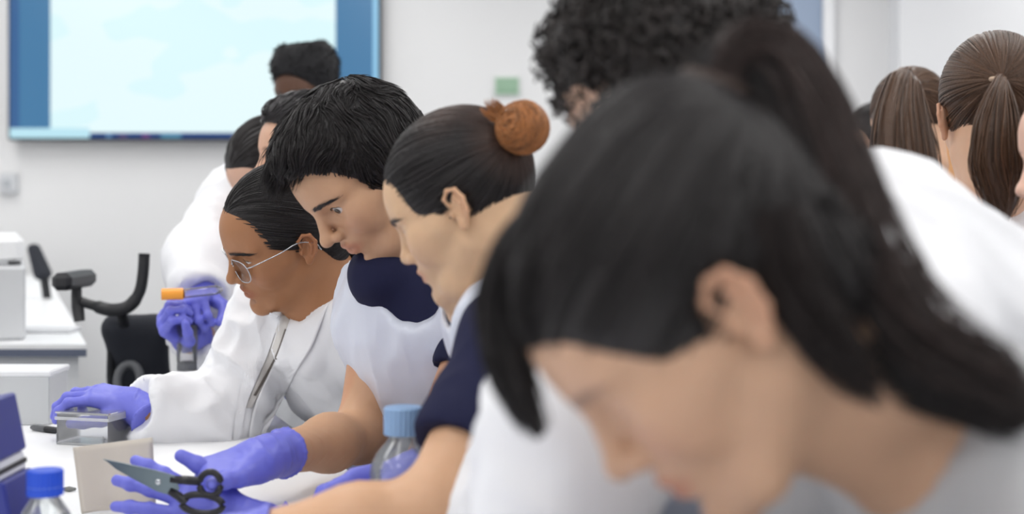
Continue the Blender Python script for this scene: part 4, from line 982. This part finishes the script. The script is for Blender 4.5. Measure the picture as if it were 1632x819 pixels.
def fillDa(v):
    torso_field(v, D, 0.020, 0.05); f = D.T[:, 0]; l = D.T[:, 1]
    dn = D.P-np.array([0, 0, 0.35]); v.cone(D.P, dn, 0.15, 0.17, 0.05, world=True, wide=l, wf=1.2); v.half(dn, (0, 0, -1), 0.004)
    v.half(D.N-f*0.03, -f, 0.004); v.half(D.SL-l*0.02, l, 0.006); d_ = unit(D.ER-D.SR); v.cone(D.SR+f*0.012, D.SR+(D.ER-D.SR)*0.17+f*0.012, 0.072, 0.070, 0.03, world=True); v.half(D.SR-l*0.045, -l, 0.006)
    v.ell(PX(655, 415, 2.215), (0.070, 0.10, 0.108), 0.006, op='s', world=True)
lo2, hi2 = coat_box(D, 0.4); garment('apron', D, fillDa, lo2, hi2, 0.0065, m_apron, folds=0.008, fscale=(14, 14, 5), seed=8, sm=1)
trousers(D, m_trs); shoes(D, m_shoe)

# ---------- the woman in glasses
E = make_person('woman in thin metal glasses and a white lab coat, smiling down', far((-0.3937, 2.4984, 1.233), 1.06), (0.40, 0.455, -0.27), 1.06, (164, 116, 82),
                PX(512, 505, 2.70), (-0.18, 3.0, 0.84), 0.92, (-0.13, 2.93, 0.82), (-0.22, 2.80, 0.70), PX(335, 680, 2.76), PX(234, 652, 2.68), fine=0.0019, op=0.45, fem=0.9, mouth=0.8, bust=True, gaze=(1, 0, -0.5), stepback=-0.02)
cap = Cap(E, [((-0.006, 0, 0.046), (0.106, 0.080, 0.094)), ((-0.06, 0, 0.04), (0.055, 0.065, 0.075)), ((-0.062, 0, -0.020), (0.050, 0.062, 0.062))], line=(0.112, -0.042, 0.082, 0.106, 0.115), nape=(-0.034, 0.40))
pulled(E, cap, (-0.105, 0.0, -0.015), n=1300, m=h_black, r0=0.0010,
       extra=[lock([(-0.095, 0, -0.005), (-0.115, 0, -0.03), (-0.115, 0, -0.09), (-0.10, 0, -0.17)], [0.018, 0.024, 0.022, 0.012], 160, 12, r0=0.0010), core([(-0.095, 0, -0.005), (-0.115, 0, -0.03), (-0.115, 0, -0.09), (-0.10, 0, -0.17)], [0.014, 0.02, 0.018, 0.008])])
brows(E, 160, 0.0005); lashes(E, 0.45)
def openE(v): pass
lo, hi = coat_box(E); coatE = garment('lab_coat', E, coat_fill(E, 0.022, 0.030, openv=openE, slv=0.95, ring=0.066, neck=0.062, cutup=0.035), lo, hi, 0.006, m_coat, folds=0.016, fscale=(13, 13, 5), seed=6, sm=1)
bv = bvh_of(coatE)
m_shirt = mat('shirt_cotton', lin(214, 211, 208), rough=0.8)
px_strip('shirt_front', bv, [(446, 500), (424, 570), (391, 650)], [(466, 500), (440, 570), (402, 650)], m_shirt, E.o, lift=0.002, thick=0.002)
px_strip('gap_strip', bv, [(454, 524), (437, 570), (404, 630)], [(460, 526), (442, 571), (408, 631)], mat('gap_strip_grey', lin(104, 97, 92), rough=0.7), E.o, lift=0.0045, thick=0.002, nu=3)  # dark grey strip laid along the gap in the coat front
px_strip('lapel', bv, [(430, 498), (396, 570), (376, 660), (370, 730)], [(447, 504), (426, 566), (393, 646), (380, 730)], m_coat, E.o, lift=0.007, thick=0.003, smooth=False, nv=40)
px_strip('lapel', bv, [(463, 506), (440, 570), (405, 650), (392, 730)], [(536, 446), (500, 545), (474, 590), (424, 690)], m_coat, E.o, lift=0.007, thick=0.003, nv=40, nu=12)
# spectacles
m_spec = mat('spectacle_metal', lin(190, 192, 196), rough=0.25, metal=1.0)
sp = empty('spectacles', (0, 0, 0)); sp.parent = E.o; ORG[sp.name] = ORG[E.o.name]; sp['label'] = 'thin metal spectacles'
xl = 0.1075
for sg in (1, -1):
    ring = []
    for a in np.linspace(0, 2*math.pi, 41)[:-1]:
        yy = sg*0.034+0.0268*np.sign(math.cos(a))*abs(math.cos(a))**0.8; zz = 0.002+0.0215*np.sign(math.sin(a))*abs(math.sin(a))**0.8
        ring.append(loc2w(E, (xl-0.010*((abs(yy)-0.03)/0.03) if abs(yy) > 0.03 else xl, yy, zz)))
    MB().tube(ring, 0.0011, 8, closed=True).build('rim', m_spec, sp, smooth=True)
    cn = np.mean(ring, 0); V = np.vstack([ring, [cn]]); mesh_obj('lens', V, [(k, (k+1) % 40, 40) for k in range(40)], glass('lens_glass', refl=0.9), sp, smooth=False)
    MB().tube(bez([loc2w(E, q) for q in ((0.0975, sg*0.060, 0.012), (0.088, sg*0.069, 0.014), (0.04, sg*0.0765, 0.016), (0.004, sg*0.082, 0.020), (-0.022, sg*0.084, 0.006), (-0.028, sg*0.083, -0.010))], 22), 0.0012, 8).build('temple_arm', m_spec, sp, smooth=True)
MB().tube(bez([loc2w(E, q) for q in ((xl, 0.0095, 0.008), (xl+0.002, 0, 0.011), (xl, -0.0095, 0.008))], 9), 0.0011, 8).build('bridge', m_spec, sp, smooth=True)
v = Vol(grid_for((0.07, -0.03, -0.07), (0.12, 0.03, -0.04), 0.0016)); v.ell((0.0925, 0, -0.0515), (0.0090, 0.0165, 0.0040), 0.002); Vt, Qt = v.mesh(); mesh_obj('teeth', loc2w(E, Vt), Qt, mat('enamel', lin(225, 220, 212), rough=0.3), E.o)
trousers(E, m_trs); shoes(E, m_shoe)
glove(E, 'glove', E.WL, (-0.4, -0.3, -0.9), (0.6, -0.5, 0.2), -1, REL, THR, E.EL, res=0.004)

# ---------- people further back
def hands(p):
    for E_, W, sd in ((p.EL, p.WL, -1), (p.ER, p.WR, 1)):
        d = unit(W-E_); glove(p, 'glove', W, d, unit(np.array([0, 0, 1.0])-d*d[2]), sd, REL, THR, E_, res=0.0045)
Fm = make_person('person with short dark hair half hidden behind the young man', PX(494, 262, 3.1), (0.55, 0.02, 0), 1.05, (206, 164, 140), PX(530, 385, 3.2), (-0.28, 3.4, 0.93), 0.6, (-0.25, 3.1, 1.0), (-0.36, 3.0, 0.98), (-0.48, 3.2, 0.98), (-0.52, 3.05, 0.98), fine=0.0035, op=0.4, fem=0.3)
cap = Cap(Fm, [((-0.010, 0, 0.050), (0.110, 0.084, 0.100)), ((0.03, 0, 0.105), (0.066, 0.06, 0.035))], line=(0.115, -0.030, 0.092, 0.125, 0.118), nape=(-0.006, 0.4))
R0 = cap.roots(900); Pd = walk(cap, R0, 8, RNG.uniform(0.004, 0.008, 900), lambda P, i: (P-np.array([-0.06, 0, 0.12]))+np.array([[0.03, 0.02, 0]]), RNG.uniform(0, 0.006, 900)); Pd = trim(Pd, (0.115, -0.030, 0.092, 0.125, 0.118))
hair_obj(Fm, [(*cap.base(), (0.8, 0.8, 0.8)), strand_part(clump(Pd, 120, 0.5), 0.0014, taper=0.2, tvar=0.6)], hair_mat('grey_black', (58, 56, 58)))
lo, hi = coat_box(Fm); garment('lab_coat', Fm, coat_fill(Fm), lo, hi, 0.012, m_coat, folds=0.008, seed=9); hands(Fm); trousers(Fm, m_trs); shoes(Fm, m_shoe)
G = make_person('student in a white lab coat bowing over an orange-capped tube', PX(440, 277, 3.4), (0.75, 0.70, 0), 1.0, (216, 176, 154), PX(432, 268, 3.52), (-0.46, 3.78, 0.93), 1.15, (-0.58, 3.42, 1.05), PX(302, 545, 3.20), PX(322, 408, 3.36), PX(322, 468, 3.22), fine=0.0035, op=0.15, fem=0.9, SR=PX(378, 318, 3.56))
cap = Cap(G, STD, line=(0.112, -0.038, 0.088, 0.105, 0.112)); pulled(G, cap, (-0.105, 0, 0.0), n=500, r0=0.0018, m=h_black)
lo, hi = coat_box(G); garment('lab_coat', G, coat_fill(G, 0.022, 0.034, slv=0.97), lo, hi, 0.010, m_coat, folds=0.010, seed=12); collar(G, m_coat); trousers(G, m_trs); shoes(G, m_shoe)
Hm = make_person('tall man with a flat-topped black haircut standing before the display', PX(492, 158, 4.15), (1.05, 0.18, 0), 1.0, (92, 64, 50), PX(500, 262, 4.2), (-0.56, 4.25, 0.94), 1.1, (-0.36, 4.1, 1.15), (-0.45, 3.95, 1.0), (-0.76, 4.15, 1.15), (-0.72, 3.98, 1.0), fine=0.0035, op=0.4, fem=0.0)
cap = Cap(Hm, [((-0.004, 0, 0.055), (0.104, 0.080, 0.100)), ((0.0, 0, 0.118), (0.096, 0.076, 0.064)), ((0.0, 0, 0.095), (0.104, 0.084, 0.07))], k=0.03, line=(0.118, -0.038, 0.080, 0.125, 0.124), nape=(0.02, 0.3))
R0 = cap.roots(1500); gr = cap.v.grad(R0); Pd = R0[:, None]+np.linspace(-0.004, 0.005, 5)[None, :, None]*gr[:, None]+np.cumsum(RNG.normal(size=(1500, 5, 3))*0.0012, 1)
hair_obj(Hm, [(*cap.base(), (0.8, 0.8, 0.8)), strand_part(Pd, 0.0016)], hair_mat('coily', (24, 23, 27), rough=0.7))
lo, hi = coat_box(Hm); garment('lab_coat', Hm, coat_fill(Hm), lo, hi, 0.013, m_coat, folds=0.008, seed=14); hands(Hm); trousers(Hm, m_trs); shoes(Hm, m_shoe)
def fall(p, cap, n, L, m, r0=0.0018, tint=(1, 1, 1), steps=16, push=(0, 0, 0), flare=0.0, extra=()):
    gdir = p.M.T @ np.array([0, 0, -1.0]); up = -gdir; R0 = cap.roots(n, keep=lambda V: (V @ up) > 0.045); out = [R0]; off = RNG.uniform(0.000, 0.008, n)
    for i in range(steps-1):
        q = out[-1]; g = cap.v.grad(q); d = np.broadcast_to(gdir, q.shape)+np.array(push)[None]*0.5; d_on = d-g*np.minimum(0, np.sum(d*g, 1))[:, None]
        d_on = d_on+(q-(q @ gdir)[:, None]*gdir)*flare
        d_on /= np.linalg.norm(d_on, axis=1)[:, None]+1e-9; q = q+d_on*L/(steps-1)*RNG.uniform(0.9, 1.0, (n, 1)); s_ = cap.v.sample(q); ins = s_ < off
        q2 = cap.project(q, off, 1); out.append(np.where(ins[:, None], q2, q))
    V, Q = cap.base(); return hair_obj(p, [(V, Q, np.array(tint)*0.8), strand_part(np.stack(out, 1), r0, tint=tint, tvar=0.45)]+list(extra), m)
def back_person(label, hp, ypr, skin, hmat, style, seed, cloth=m_coat, phi=None, s=1.0, dN=(0.0, 0.02, -0.165), dP=(0.02, 0.05, 0.0), op=0.3, fem=0.8, fine=0.0036):
    hp = np.asarray(hp); N = hp+np.array(dN); P = np.array([N[0]+dP[0], N[1]+dP[1], 0.93]); phi = ypr[0] if phi is None else phi
    f = np.array([-math.cos(phi), -math.sin(phi), 0]); l = np.cross((0, 0, 1), f)
    p = make_person(label, hp, ypr, s, skin, N, P, phi, N+l*0.24-[0, 0, 0.30]+f*0.02, N+l*0.14+f*0.22-[0, 0, 0.34], N-l*0.24-[0, 0, 0.30]+f*0.02, N-l*0.14+f*0.22-[0, 0, 0.34], fine=fine, op=op, fem=fem)
    cap = Cap(p, STD, line=(0.112, -0.036, 0.088, 0.106, 0.112), ear=(style != 'long'))
    if style == 'long': fall(p, cap, 900, 0.40, hmat, tint=(1, 1, 1), flare=1.2)
    hands(p)
    lo, hi = coat_box(p); garment('lab_coat', p, coat_fill(p), lo, hi, 0.012, cloth, folds=0.008, seed=seed); collar(p, cloth); trousers(p, m_trs); shoes(p, m_shoe)
    return p, cap
I_, cap = back_person('student with long straight brown hair seen from behind', PX(1452, 205, 3.3), (-1.35, 0.25, 0), (214, 170, 140), h_brown, 'pony', 20)
top = w2loc(I_, PX(1440, 140, 3.22)); Gi = [top+np.array([0.02, 0, -0.01]), w2loc(I_, PX(1442, 128, 3.14)), w2loc(I_, PX(1438, 185, 3.08)), w2loc(I_, PX(1442, 260, 3.06)), w2loc(I_, PX(1446, 340, 3.07)), w2loc(I_, PX(1448, 400, 3.08))]
fi = I_.M.T @ np.array([0, 1.0, 0]); ri = [0.02, 0.035, 0.062, 0.080, 0.075, 0.05]
pulled(I_, cap, top, n=500, r0=0.0018, m=h_brown, extra=[lock(Gi, ri, 420, 20, r0=0.0018, frizz=0.006, flat=fi, tvar=0.5), core(Gi, [r*0.92 for r in ri], flat=fi)])
M_, cap = back_person('student with brown hair standing between the two long-haired ones', PX(1492, 212, 3.75), (-0.5, 0.2, 0), (220, 166, 116), h_brown, 'short', 21); pulled(M_, cap, (-0.105, 0, 0.03), n=300, r0=0.002, m=h_brown)
L_, cap = back_person('student with black hair barely showing behind the white coat', PX(1402, 236, 4.4), (0.2, 0.3, 0), (200, 160, 136), h_black, 'short', 22); pulled(L_, cap, (-0.105, 0, 0.03), n=300, r0=0.002, m=h_black)
J_, cap = back_person('student with a brown ponytail and small light hair tie, seen from behind', PX(1586, 196, 2.22), (-1.75, 0.12, 0), (222, 178, 148), h_brown, 'pony', 23, fine=0.0026)
top = w2loc(J_, PX(1597, 128, 2.12)); Gj = [w2loc(J_, PX(x, y, d_)) for x, y, d_ in ((1597, 124, 2.14), (1596, 136, 2.085), (1590, 200, 2.05), (1588, 260, 2.05), (1596, 310, 2.06), (1600, 350, 2.07))]
fj = J_.M.T @ np.array([0, 1.0, 0]); rj = [0.007, 0.012, 0.036, 0.042, 0.030, 0.010]
pulled(J_, cap, top, n=900, r0=0.0013, m=h_brown, extra=[lock(Gj, rj, 420, 20, r0=0.0013, frizz=0.005, flat=fj, tvar=0.5), core(Gj, [r*0.85 for r in rj], flat=fj)])
q = PX(1597, 124, 2.085); MB().tube(arc(q+np.array([0, 0.02, 0.0]), (1, 0, 0), (0, 1, 0), 0.009, 0.009, 0, 2*math.pi, 20)[:-1], 0.0035, 8, closed=True).build('hair_tie', mat('tie_beige', lin(198, 172, 148), rough=0.6), J_.o, smooth=True)
K_, cap = back_person('person at the very edge of the picture, only the profile showing', PX(1758, 262, 1.92), (0.1, 0.15, 0), (230, 188, 168), h_brown, 'short', 24, dP=(0.14, 0.0, 0)); pulled(K_, cap, (-0.105, 0, 0.03), n=300, r0=0.002, m=h_brown)

# ------------------------------------------------------------------ hands at work and the things on the bench
m_glass = glass('clear_glass', (0.97, 0.98, 0.98, 1), refl=0.8, ior=1.4, milk=0.06); m_plast = glass('clear_plastic', (0.985, 0.987, 0.99, 1), refl=1.3, rough=0.08, milk=0.07)
m_frost = glass('frosted_plastic', (0.9, 0.92, 0.93, 1), refl=1.2, rough=0.2, milk=0.55, milkcol=(0.86, 0.88, 0.9, 1))
# young man's right hand and scissors
Mr = glove(D, 'glove', D.WR, PX(302, 764, 2.0)-D.WR, (-0.15, -0.45, 1.0), 1, [[1.05, 1.3, 0.7], [1.1, 1.15, 0.7], [1.15, 1.1, 0.7], [1.15, 1.1, 0.7]], THR, D.ER, size=0.98, cuff=0.062, spread=0.5, thumb_to=PX(336, 772, 1.945))
# his left hand, fingers spread over the card
glove(D, 'glove', D.WL, (-1.0, -0.10, 0.36), (0.25, -1.0, 0.55), -1, [[0.05, 0.15, 0.1], [0.10, 0.18, 0.1], [0.12, 0.2, 0.15], [0.15, 0.25, 0.2]], [(0.75, 0.62, 0.1), (0.95, 0.30, 0.15), (1.0, 0.12, 0.1)], D.EL, size=1.0, spread=1.35, cuff=0.06)
dS = 1.94; k = dS/FPX; O = PX(253, 767, dS); eu = unit(PX(165, 733, dS)-O); en = np.array([0, -1.0, 0]); ev = np.cross(en, eu)
e = root('scissors', PX(253, 800, dS), 'open-handled scissors with steel blades and black grips in gloved hands', 'scissors')
ms = mat('scissor_steel', lin(126, 140, 146), rough=0.32, metal=0.85, noise=0.05, nscale=50)
uv = lambda x, y: (float((PX(x, y, dS)-O) @ eu), float((PX(x, y, dS)-O) @ ev))
MB().prism([uv(*q) for q in ((165, 731), (200, 738), (245, 748), (278, 757), (287, 768), (272, 778), (246, 774), (210, 758))], O+en*0.0016, eu, ev, en, 0.0028).build('blade', ms, e)
MB().prism([uv(*q) for q in ((170, 735), (206, 747), (250, 758), (282, 766), (286, 780), (270, 789), (250, 783), (212, 763), (184, 747))], O-en*0.0016, eu, ev, en, 0.0028).build('blade', ms, e)
MB().lathe([(0.0042, -0.0045), (0.0042, 0.0045), (0.002, 0.0055)], O, 18, M=np.stack([eu, ev, en], 1)).build('pivot_screw', mat('screw_bright', lin(200, 205, 208), rough=0.25, metal=1), e, smooth=True)
mg = mat('scissor_grip', lin(20, 20, 26), rough=0.4)
ring = lambda x, y, rx, ry, rt: [PX(x, y, dS)+rx*k*math.cos(a)*rot(en, rt)@np.array([1.0, 0, 0])+ry*k*math.sin(a)*rot(en, rt)@np.array([0, 0, 1.0]) for a in np.linspace(0, 2*math.pi, 29)[:-1]]
b = MB().tube(ring(335, 771, 17, 19, 0), 0.0046, 10, closed=True); b.tube([PX(272, 764, dS), PX(295, 765, dS), PX(320, 767, dS)], [0.0050, 0.0062, 0.0060], 10); b.build('grip', mg, e, smooth=True)
b = MB().tube(ring(322, 803, 33, 15, -0.1), 0.0048, 10, closed=True); b.tube([PX(270, 782, dS), PX(284, 790, dS), PX(297, 801, dS)], [0.0050, 0.0062, 0.0058], 10); b.build('grip', mg, e, smooth=True)
# the card he cuts
b = []; rows = 14; V = []; cols = 14
for i in range(rows):
    for j in range(cols):
        u, v_ = j/(cols-1), i/(rows-1); x = 116+(243-116)*u+v_*(14-8*u); yt = 713-16*u; y = yt+(822-yt)*v_; d_ = 2.035+0.03*math.sin(3.1*u)+0.02*v_*(1-v_)
        V.append(PX(x, y, d_))
V = np.array(V); V[:, 2] = np.maximum(V[:, 2], BZ+0.001); n = len(V); V2 = V+np.array([0, 0.0012, 0])
F = [(i*cols+j, (i+1)*cols+j, (i+1)*cols+j+1, i*cols+j+1) for i in range(rows-1) for j in range(cols-1)]; F = F+[tuple(q+n for q in f[::-1]) for f in F]
bd = [j for j in range(cols)]+[i*cols+cols-1 for i in range(1, rows)]+[(rows-1)*cols+j for j in range(cols-2, -1, -1)]+[i*cols for i in range(rows-2, 0, -1)]
F += [(bd[i], bd[(i+1) % len(bd)], bd[(i+1) % len(bd)]+n, bd[i]+n) for i in range(len(bd))]
tag(mesh_obj('card_sheet', np.vstack([V, V2]), F, mat('cream_card', lin(214, 206, 194), rough=0.8, noise=0.03, nscale=40)), 'curved cream card standing on the bench behind the spread glove', 'card')
m_edge = glass('edge_plastic', (0.97, 0.975, 0.98, 1), refl=1.5, rough=0.1, milk=0.35)
# clear tray held by the woman in glasses
glove(E, 'glove', PX(222, 644, 2.70), (-1.0, -0.06, 0.22), (0.10, -0.35, 1.0), 1, [[0.30, 0.65, 0.45], [0.32, 0.65, 0.45], [0.35, 0.7, 0.45], [0.4, 0.7, 0.45]], [(0.75, 0.55, -0.30), (0.95, 0.15, -0.35), (0.95, -0.1, -0.35)], E.WR-np.array([0, 0, 0.01]), size=0.98, cuff=0.050, spread=0.7)
T0 = PX(150, 690, 2.66); T0[2] = BZ; ta = rot((0, 0, 1), -0.30)
e = root('clear_tray', T0, 'clear plastic tray with a lid under the gloved hand', 'tray')
w2, d2, hh = 0.055, 0.038, 0.058
def tb(lo, hi, name, m=m_plast, bev=0.0015): return MB().box(lo, hi, bev, M=ta, c=T0).build(name, m, e)
tb((-w2, -d2, 0.0005), (w2, d2, 0.003), 'tray_base')
tb((-w2, -d2, 0.003), (w2, -d2+0.002, hh), 'tray_wall'); tb((-w2, d2-0.002, 0.003), (w2, d2, hh), 'tray_wall'); tb((-w2, -d2, 0.003), (-w2+0.002, d2, hh), 'tray_wall'); tb((w2-0.002, -d2, 0.003), (w2, d2, hh), 'tray_wall')
tb((-w2-0.003, -d2-0.003, hh), (w2+0.003, d2+0.003, hh+0.003), 'lid'); tb((-w2-0.003, -d2-0.003, hh-0.012), (w2+0.003, -d2-0.0015, hh-0.006), 'lid_rim', m_edge); tb((w2+0.0015, -d2-0.003, hh-0.012), (w2+0.003, d2+0.003, hh), 'lid_rim', m_edge)
tb((-w2-0.0008, -d2-0.0008, 0.0), (w2+0.0008, -d2+0.0012, 0.0022), 'base_edge', mat('grey_edge', lin(150, 152, 156), rough=0.4)); tb((-w2-0.001, -d2-0.001, 0.002), (-w2+0.0016, -d2+0.0016, 0.022), 'corner_post', mat('grey_edge', lin(150, 152, 156))); tb((w2-0.012, -d2-0.001, 0.002), (w2-0.0095, -d2+0.0016, 0.020), 'corner_post', mat('grey_edge', lin(150, 152, 156)))
# marker pen beside the tray
q0, q1 = PX(50, 684, 2.80), PX(93, 693, 2.76); q0[2] = q1[2] = BZ+0.0065
e = root('marker_pen', (q0+q1)/2-[0, 0, 0.0065], 'dark grey marker pen lying beside the clear tray', 'pen')
dq = q1-q0; MB().tube([q0, q0+dq*0.08, q0+dq*0.55], [0.0035, 0.0055, 0.0065], 12).build('barrel', mat('pen_grey', lin(92, 94, 98), rough=0.4), e, smooth=True); MB().tube([q0+dq*0.55, q0+dq*0.9, q1], [0.0068, 0.0065, 0.004], 12).build('cap', m_dark, e, smooth=True)
# frosted box at the far left of the bench
q = PX(30, 655, 2.93); q[2] = BZ
e = root('storage_box', q, 'frosted clear storage box at the far end of the bench', 'box')
def sb(lo, hi, name, m=m_frost, bev=0.003): return MB().box(lo, hi, bev, c=q).build(name, m, e)
bw, bd_, bh = 0.082, 0.06, 0.098
sb((-bw, -bd_, 0.001), (bw, bd_, 0.004), 'box_base'); sb((-bw, -bd_, 0.004), (bw, -bd_+0.003, bh), 'box_wall'); sb((-bw, bd_-0.003, 0.004), (bw, bd_, bh), 'box_wall'); sb((-bw, -bd_, 0.004), (-bw+0.003, bd_, bh), 'box_wall'); sb((bw-0.003, -bd_, 0.004), (bw, bd_, bh), 'box_wall')
sb((-bw-0.004, -bd_-0.004, bh), (bw+0.004, bd_+0.004, bh+0.012), 'lid', mat('lid_white', lin(226, 228, 231), rough=0.4)); sb((-0.034, -bd_-0.0012, 0.044), (-0.020, -bd_-0.0002, 0.058), 'label_dot', mat('dot_grey', lin(110, 112, 120), rough=0.6), 0)
# bottles
def bottle(name, c, R_, hb, hn, rn, capc, label, cap_label, marks=True, rc=None):
    e = root(name, c, label, 'bottle'); rc = rc or rn*1.18
    prof = [(R_*0.90, 0.001), (R_, 0.006), (R_, hb*0.70), (R_*0.96, hb*0.77), (R_*0.80, hb*0.86), (rn*1.15, hb*0.96), (rn, hb), (rn, hn)]
    inn = [(r-0.0025, max(z, 0.005)) for r, z in prof]
    MB().lathe(prof+inn[::-1], c, 48, cap=False).build('glass_body', m_glass, e, smooth=True)
    MB().lathe([(rn+0.0030, hn-0.018), (rn+0.0045, hn-0.016), (rn+0.0030, hn-0.014)], c, 48, cap=False).build('pouring_ring', mat('ring_'+capc[0], lin(*capc[2]), rough=0.35), e, smooth=True)
    V = []; n = 72; ztop = hn+0.004; z0 = hn-0.012+0.0; z0 = hn-(rc*1.25)
    prof2 = [(rc, z0), (rc, ztop-0.002), (rc*0.95, ztop), (0.0005, ztop)]
    for r, z in prof2:
        for j in range(n):
            a = 2*math.pi*j/n; rr = r*(1+0.018*(1 if j % 3 else -1)) if z < ztop-0.001 else r; V.append((c[0]+rr*math.cos(a), c[1]+rr*math.sin(a), c[2]+z))
    F = [(i*n+j, i*n+(j+1) % n, (i+1)*n+(j+1) % n, (i+1)*n+j) for i in range(3) for j in range(n)]
    cp = mesh_obj('screw_cap', np.array(V), F, mat('cap_'+capc[0], lin(*capc[1]), rough=0.45), e, smooth=False); cp['label'] = cap_label
    if marks:
        for t in (0.30, 0.45, 0.60):
            MB().tube([(c[0]+(R_+0.0003)*math.cos(a), c[1]+(R_+0.0003)*math.sin(a), c[2]+hb*t) for a in np.linspace(-2.2, -1.2, 12)], 0.0006, 5).build('volume_mark', mat('mark_white', lin(200, 205, 212), rough=0.5), e)
dA = 1.80; q = PX(643, 700, dA); q[2] = BZ; ht = CAMZ-(648-HY)/FPX*dA-BZ
bottle('reagent_bottle', q, 0.0425, ht*0.80, ht-0.004, 0.0185, ('pale', (142, 176, 216), (120, 150, 190)), 'clear glass bottle with a pale blue screw cap behind the bare arm', 'pale blue ribbed cap', rc=0.0245)
dA = 1.72; q = PX(72, 760, dA); q[2] = BZ; ht = CAMZ-(748-HY)/FPX*dA-BZ
bottle('reagent_bottle', q, 0.031, ht*0.72, ht-0.004, 0.0168, ('blue', (28, 78, 205), (190, 196, 204)), 'small clear glass bottle with a bright blue screw cap', 'bright blue cap', rc=0.0212)
# small clip on the bench and the blue box at the picture's edge
q0, q1 = PX(99, 780, 2.20), PX(121, 777, 2.20); q0[2] = q1[2] = BZ+0.004
o = MB().tube([q0, (q0+q1)/2, q1], [0.002, 0.0045, 0.002], 10).build('small_clip', mat('clip_grey', lin(120, 122, 120), rough=0.4), smooth=True); tag(o, 'small grey clip on the bench beside the blue-capped bottle', 'clip')
db = 1.70; c = PX(-20, 800, db); c[2] = BZ
e = root('wipe_carton', c, 'dark blue carton with a white band leaning at the bench end', 'carton')
m_bl = mat('carton_blue', lin(44, 52, 132), rough=0.45, noise=0.04, nscale=30); m_wh = mat('carton_white', lin(226, 228, 234), rough=0.5)
tl_ = rot((0, 1, 0), -0.20)
def cb(x0, x1, z0, z1, name, m, dy=0.0, bev=0.003): return MB().box((x0, -0.05-dy, z0), (x1, 0.05+dy, z1), bev, M=tl_, c=c+np.array([0.018, 0.06, 0.010])).build(name, m, e)
cb(-0.05, 0.018, 0.000, 0.098, 'lower_panel', m_bl, 0.002); cb(-0.05, 0.012, 0.098, 0.122, 'white_band', m_wh); cb(-0.05, 0.016, 0.122, 0.196, 'upper_panel', m_bl, 0.002); cb(-0.01, 0.0135, 0.106, 0.112, 'print_mark', m_dark, 0.0005, 0)
# the tube with the orange cap and the jar in the student's hands
FIST = [[1.0, 1.2, 0.8]]*4; TF = [(0.5, 0.6, -0.6), (0.9, 0.1, -0.5), (0.9, -0.3, -0.4)]
glove(G, 'glove', G.WR, PX(300, 490, 3.10)-G.WR, (-0.3, -0.6, 0.8), 1, FIST, TF, G.ER, size=0.95, cuff=0.05, res=0.003)
wl = PX(296, 540, 3.16); glove(G, 'glove', wl, PX(250, 505, 3.08)-wl, (-0.6, -0.7, 0.4), -1, FIST, TF, G.EL, size=0.95, cuff=0.05, res=0.003)
t0, t1, t2 = PX(257, 469, 3.05), PX(292, 468, 3.06), PX(345, 462, 3.10)
e = root('sample_tube', t1, 'clear sample tube with an orange screw cap in gloved hands', 'tube')
MB().tube([t0, t0+(t1-t0)*0.02, t1], [0.0105, 0.0125, 0.0125], 20).build('orange_cap', mat('orange_plastic', lin(240, 158, 52), rough=0.4), e, smooth=False); MB().tube([t1, t2, t2+(t2-t1)*0.2], [0.0105, 0.0105, 0.003], 20).build('tube_body', m_plast, e, smooth=True)
j0 = PX(298, 590, 3.12); e = root('sample_jar', j0, 'clear sample jar with a dark base below the gloved hand', 'jar')
MB().lathe([(0.020, 0.018), (0.022, 0.02), (0.024, 0.10), (0.022, 0.10), (0.019, 0.02)], j0, 32, cap=False).build('jar_wall', m_plast, e, smooth=True); MB().lathe([(0.021, 0), (0.022, 0.004), (0.021, 0.02)], j0, 32).build('jar_base', mat('jar_base_grey', lin(96, 98, 102), rough=0.5), e, smooth=True)
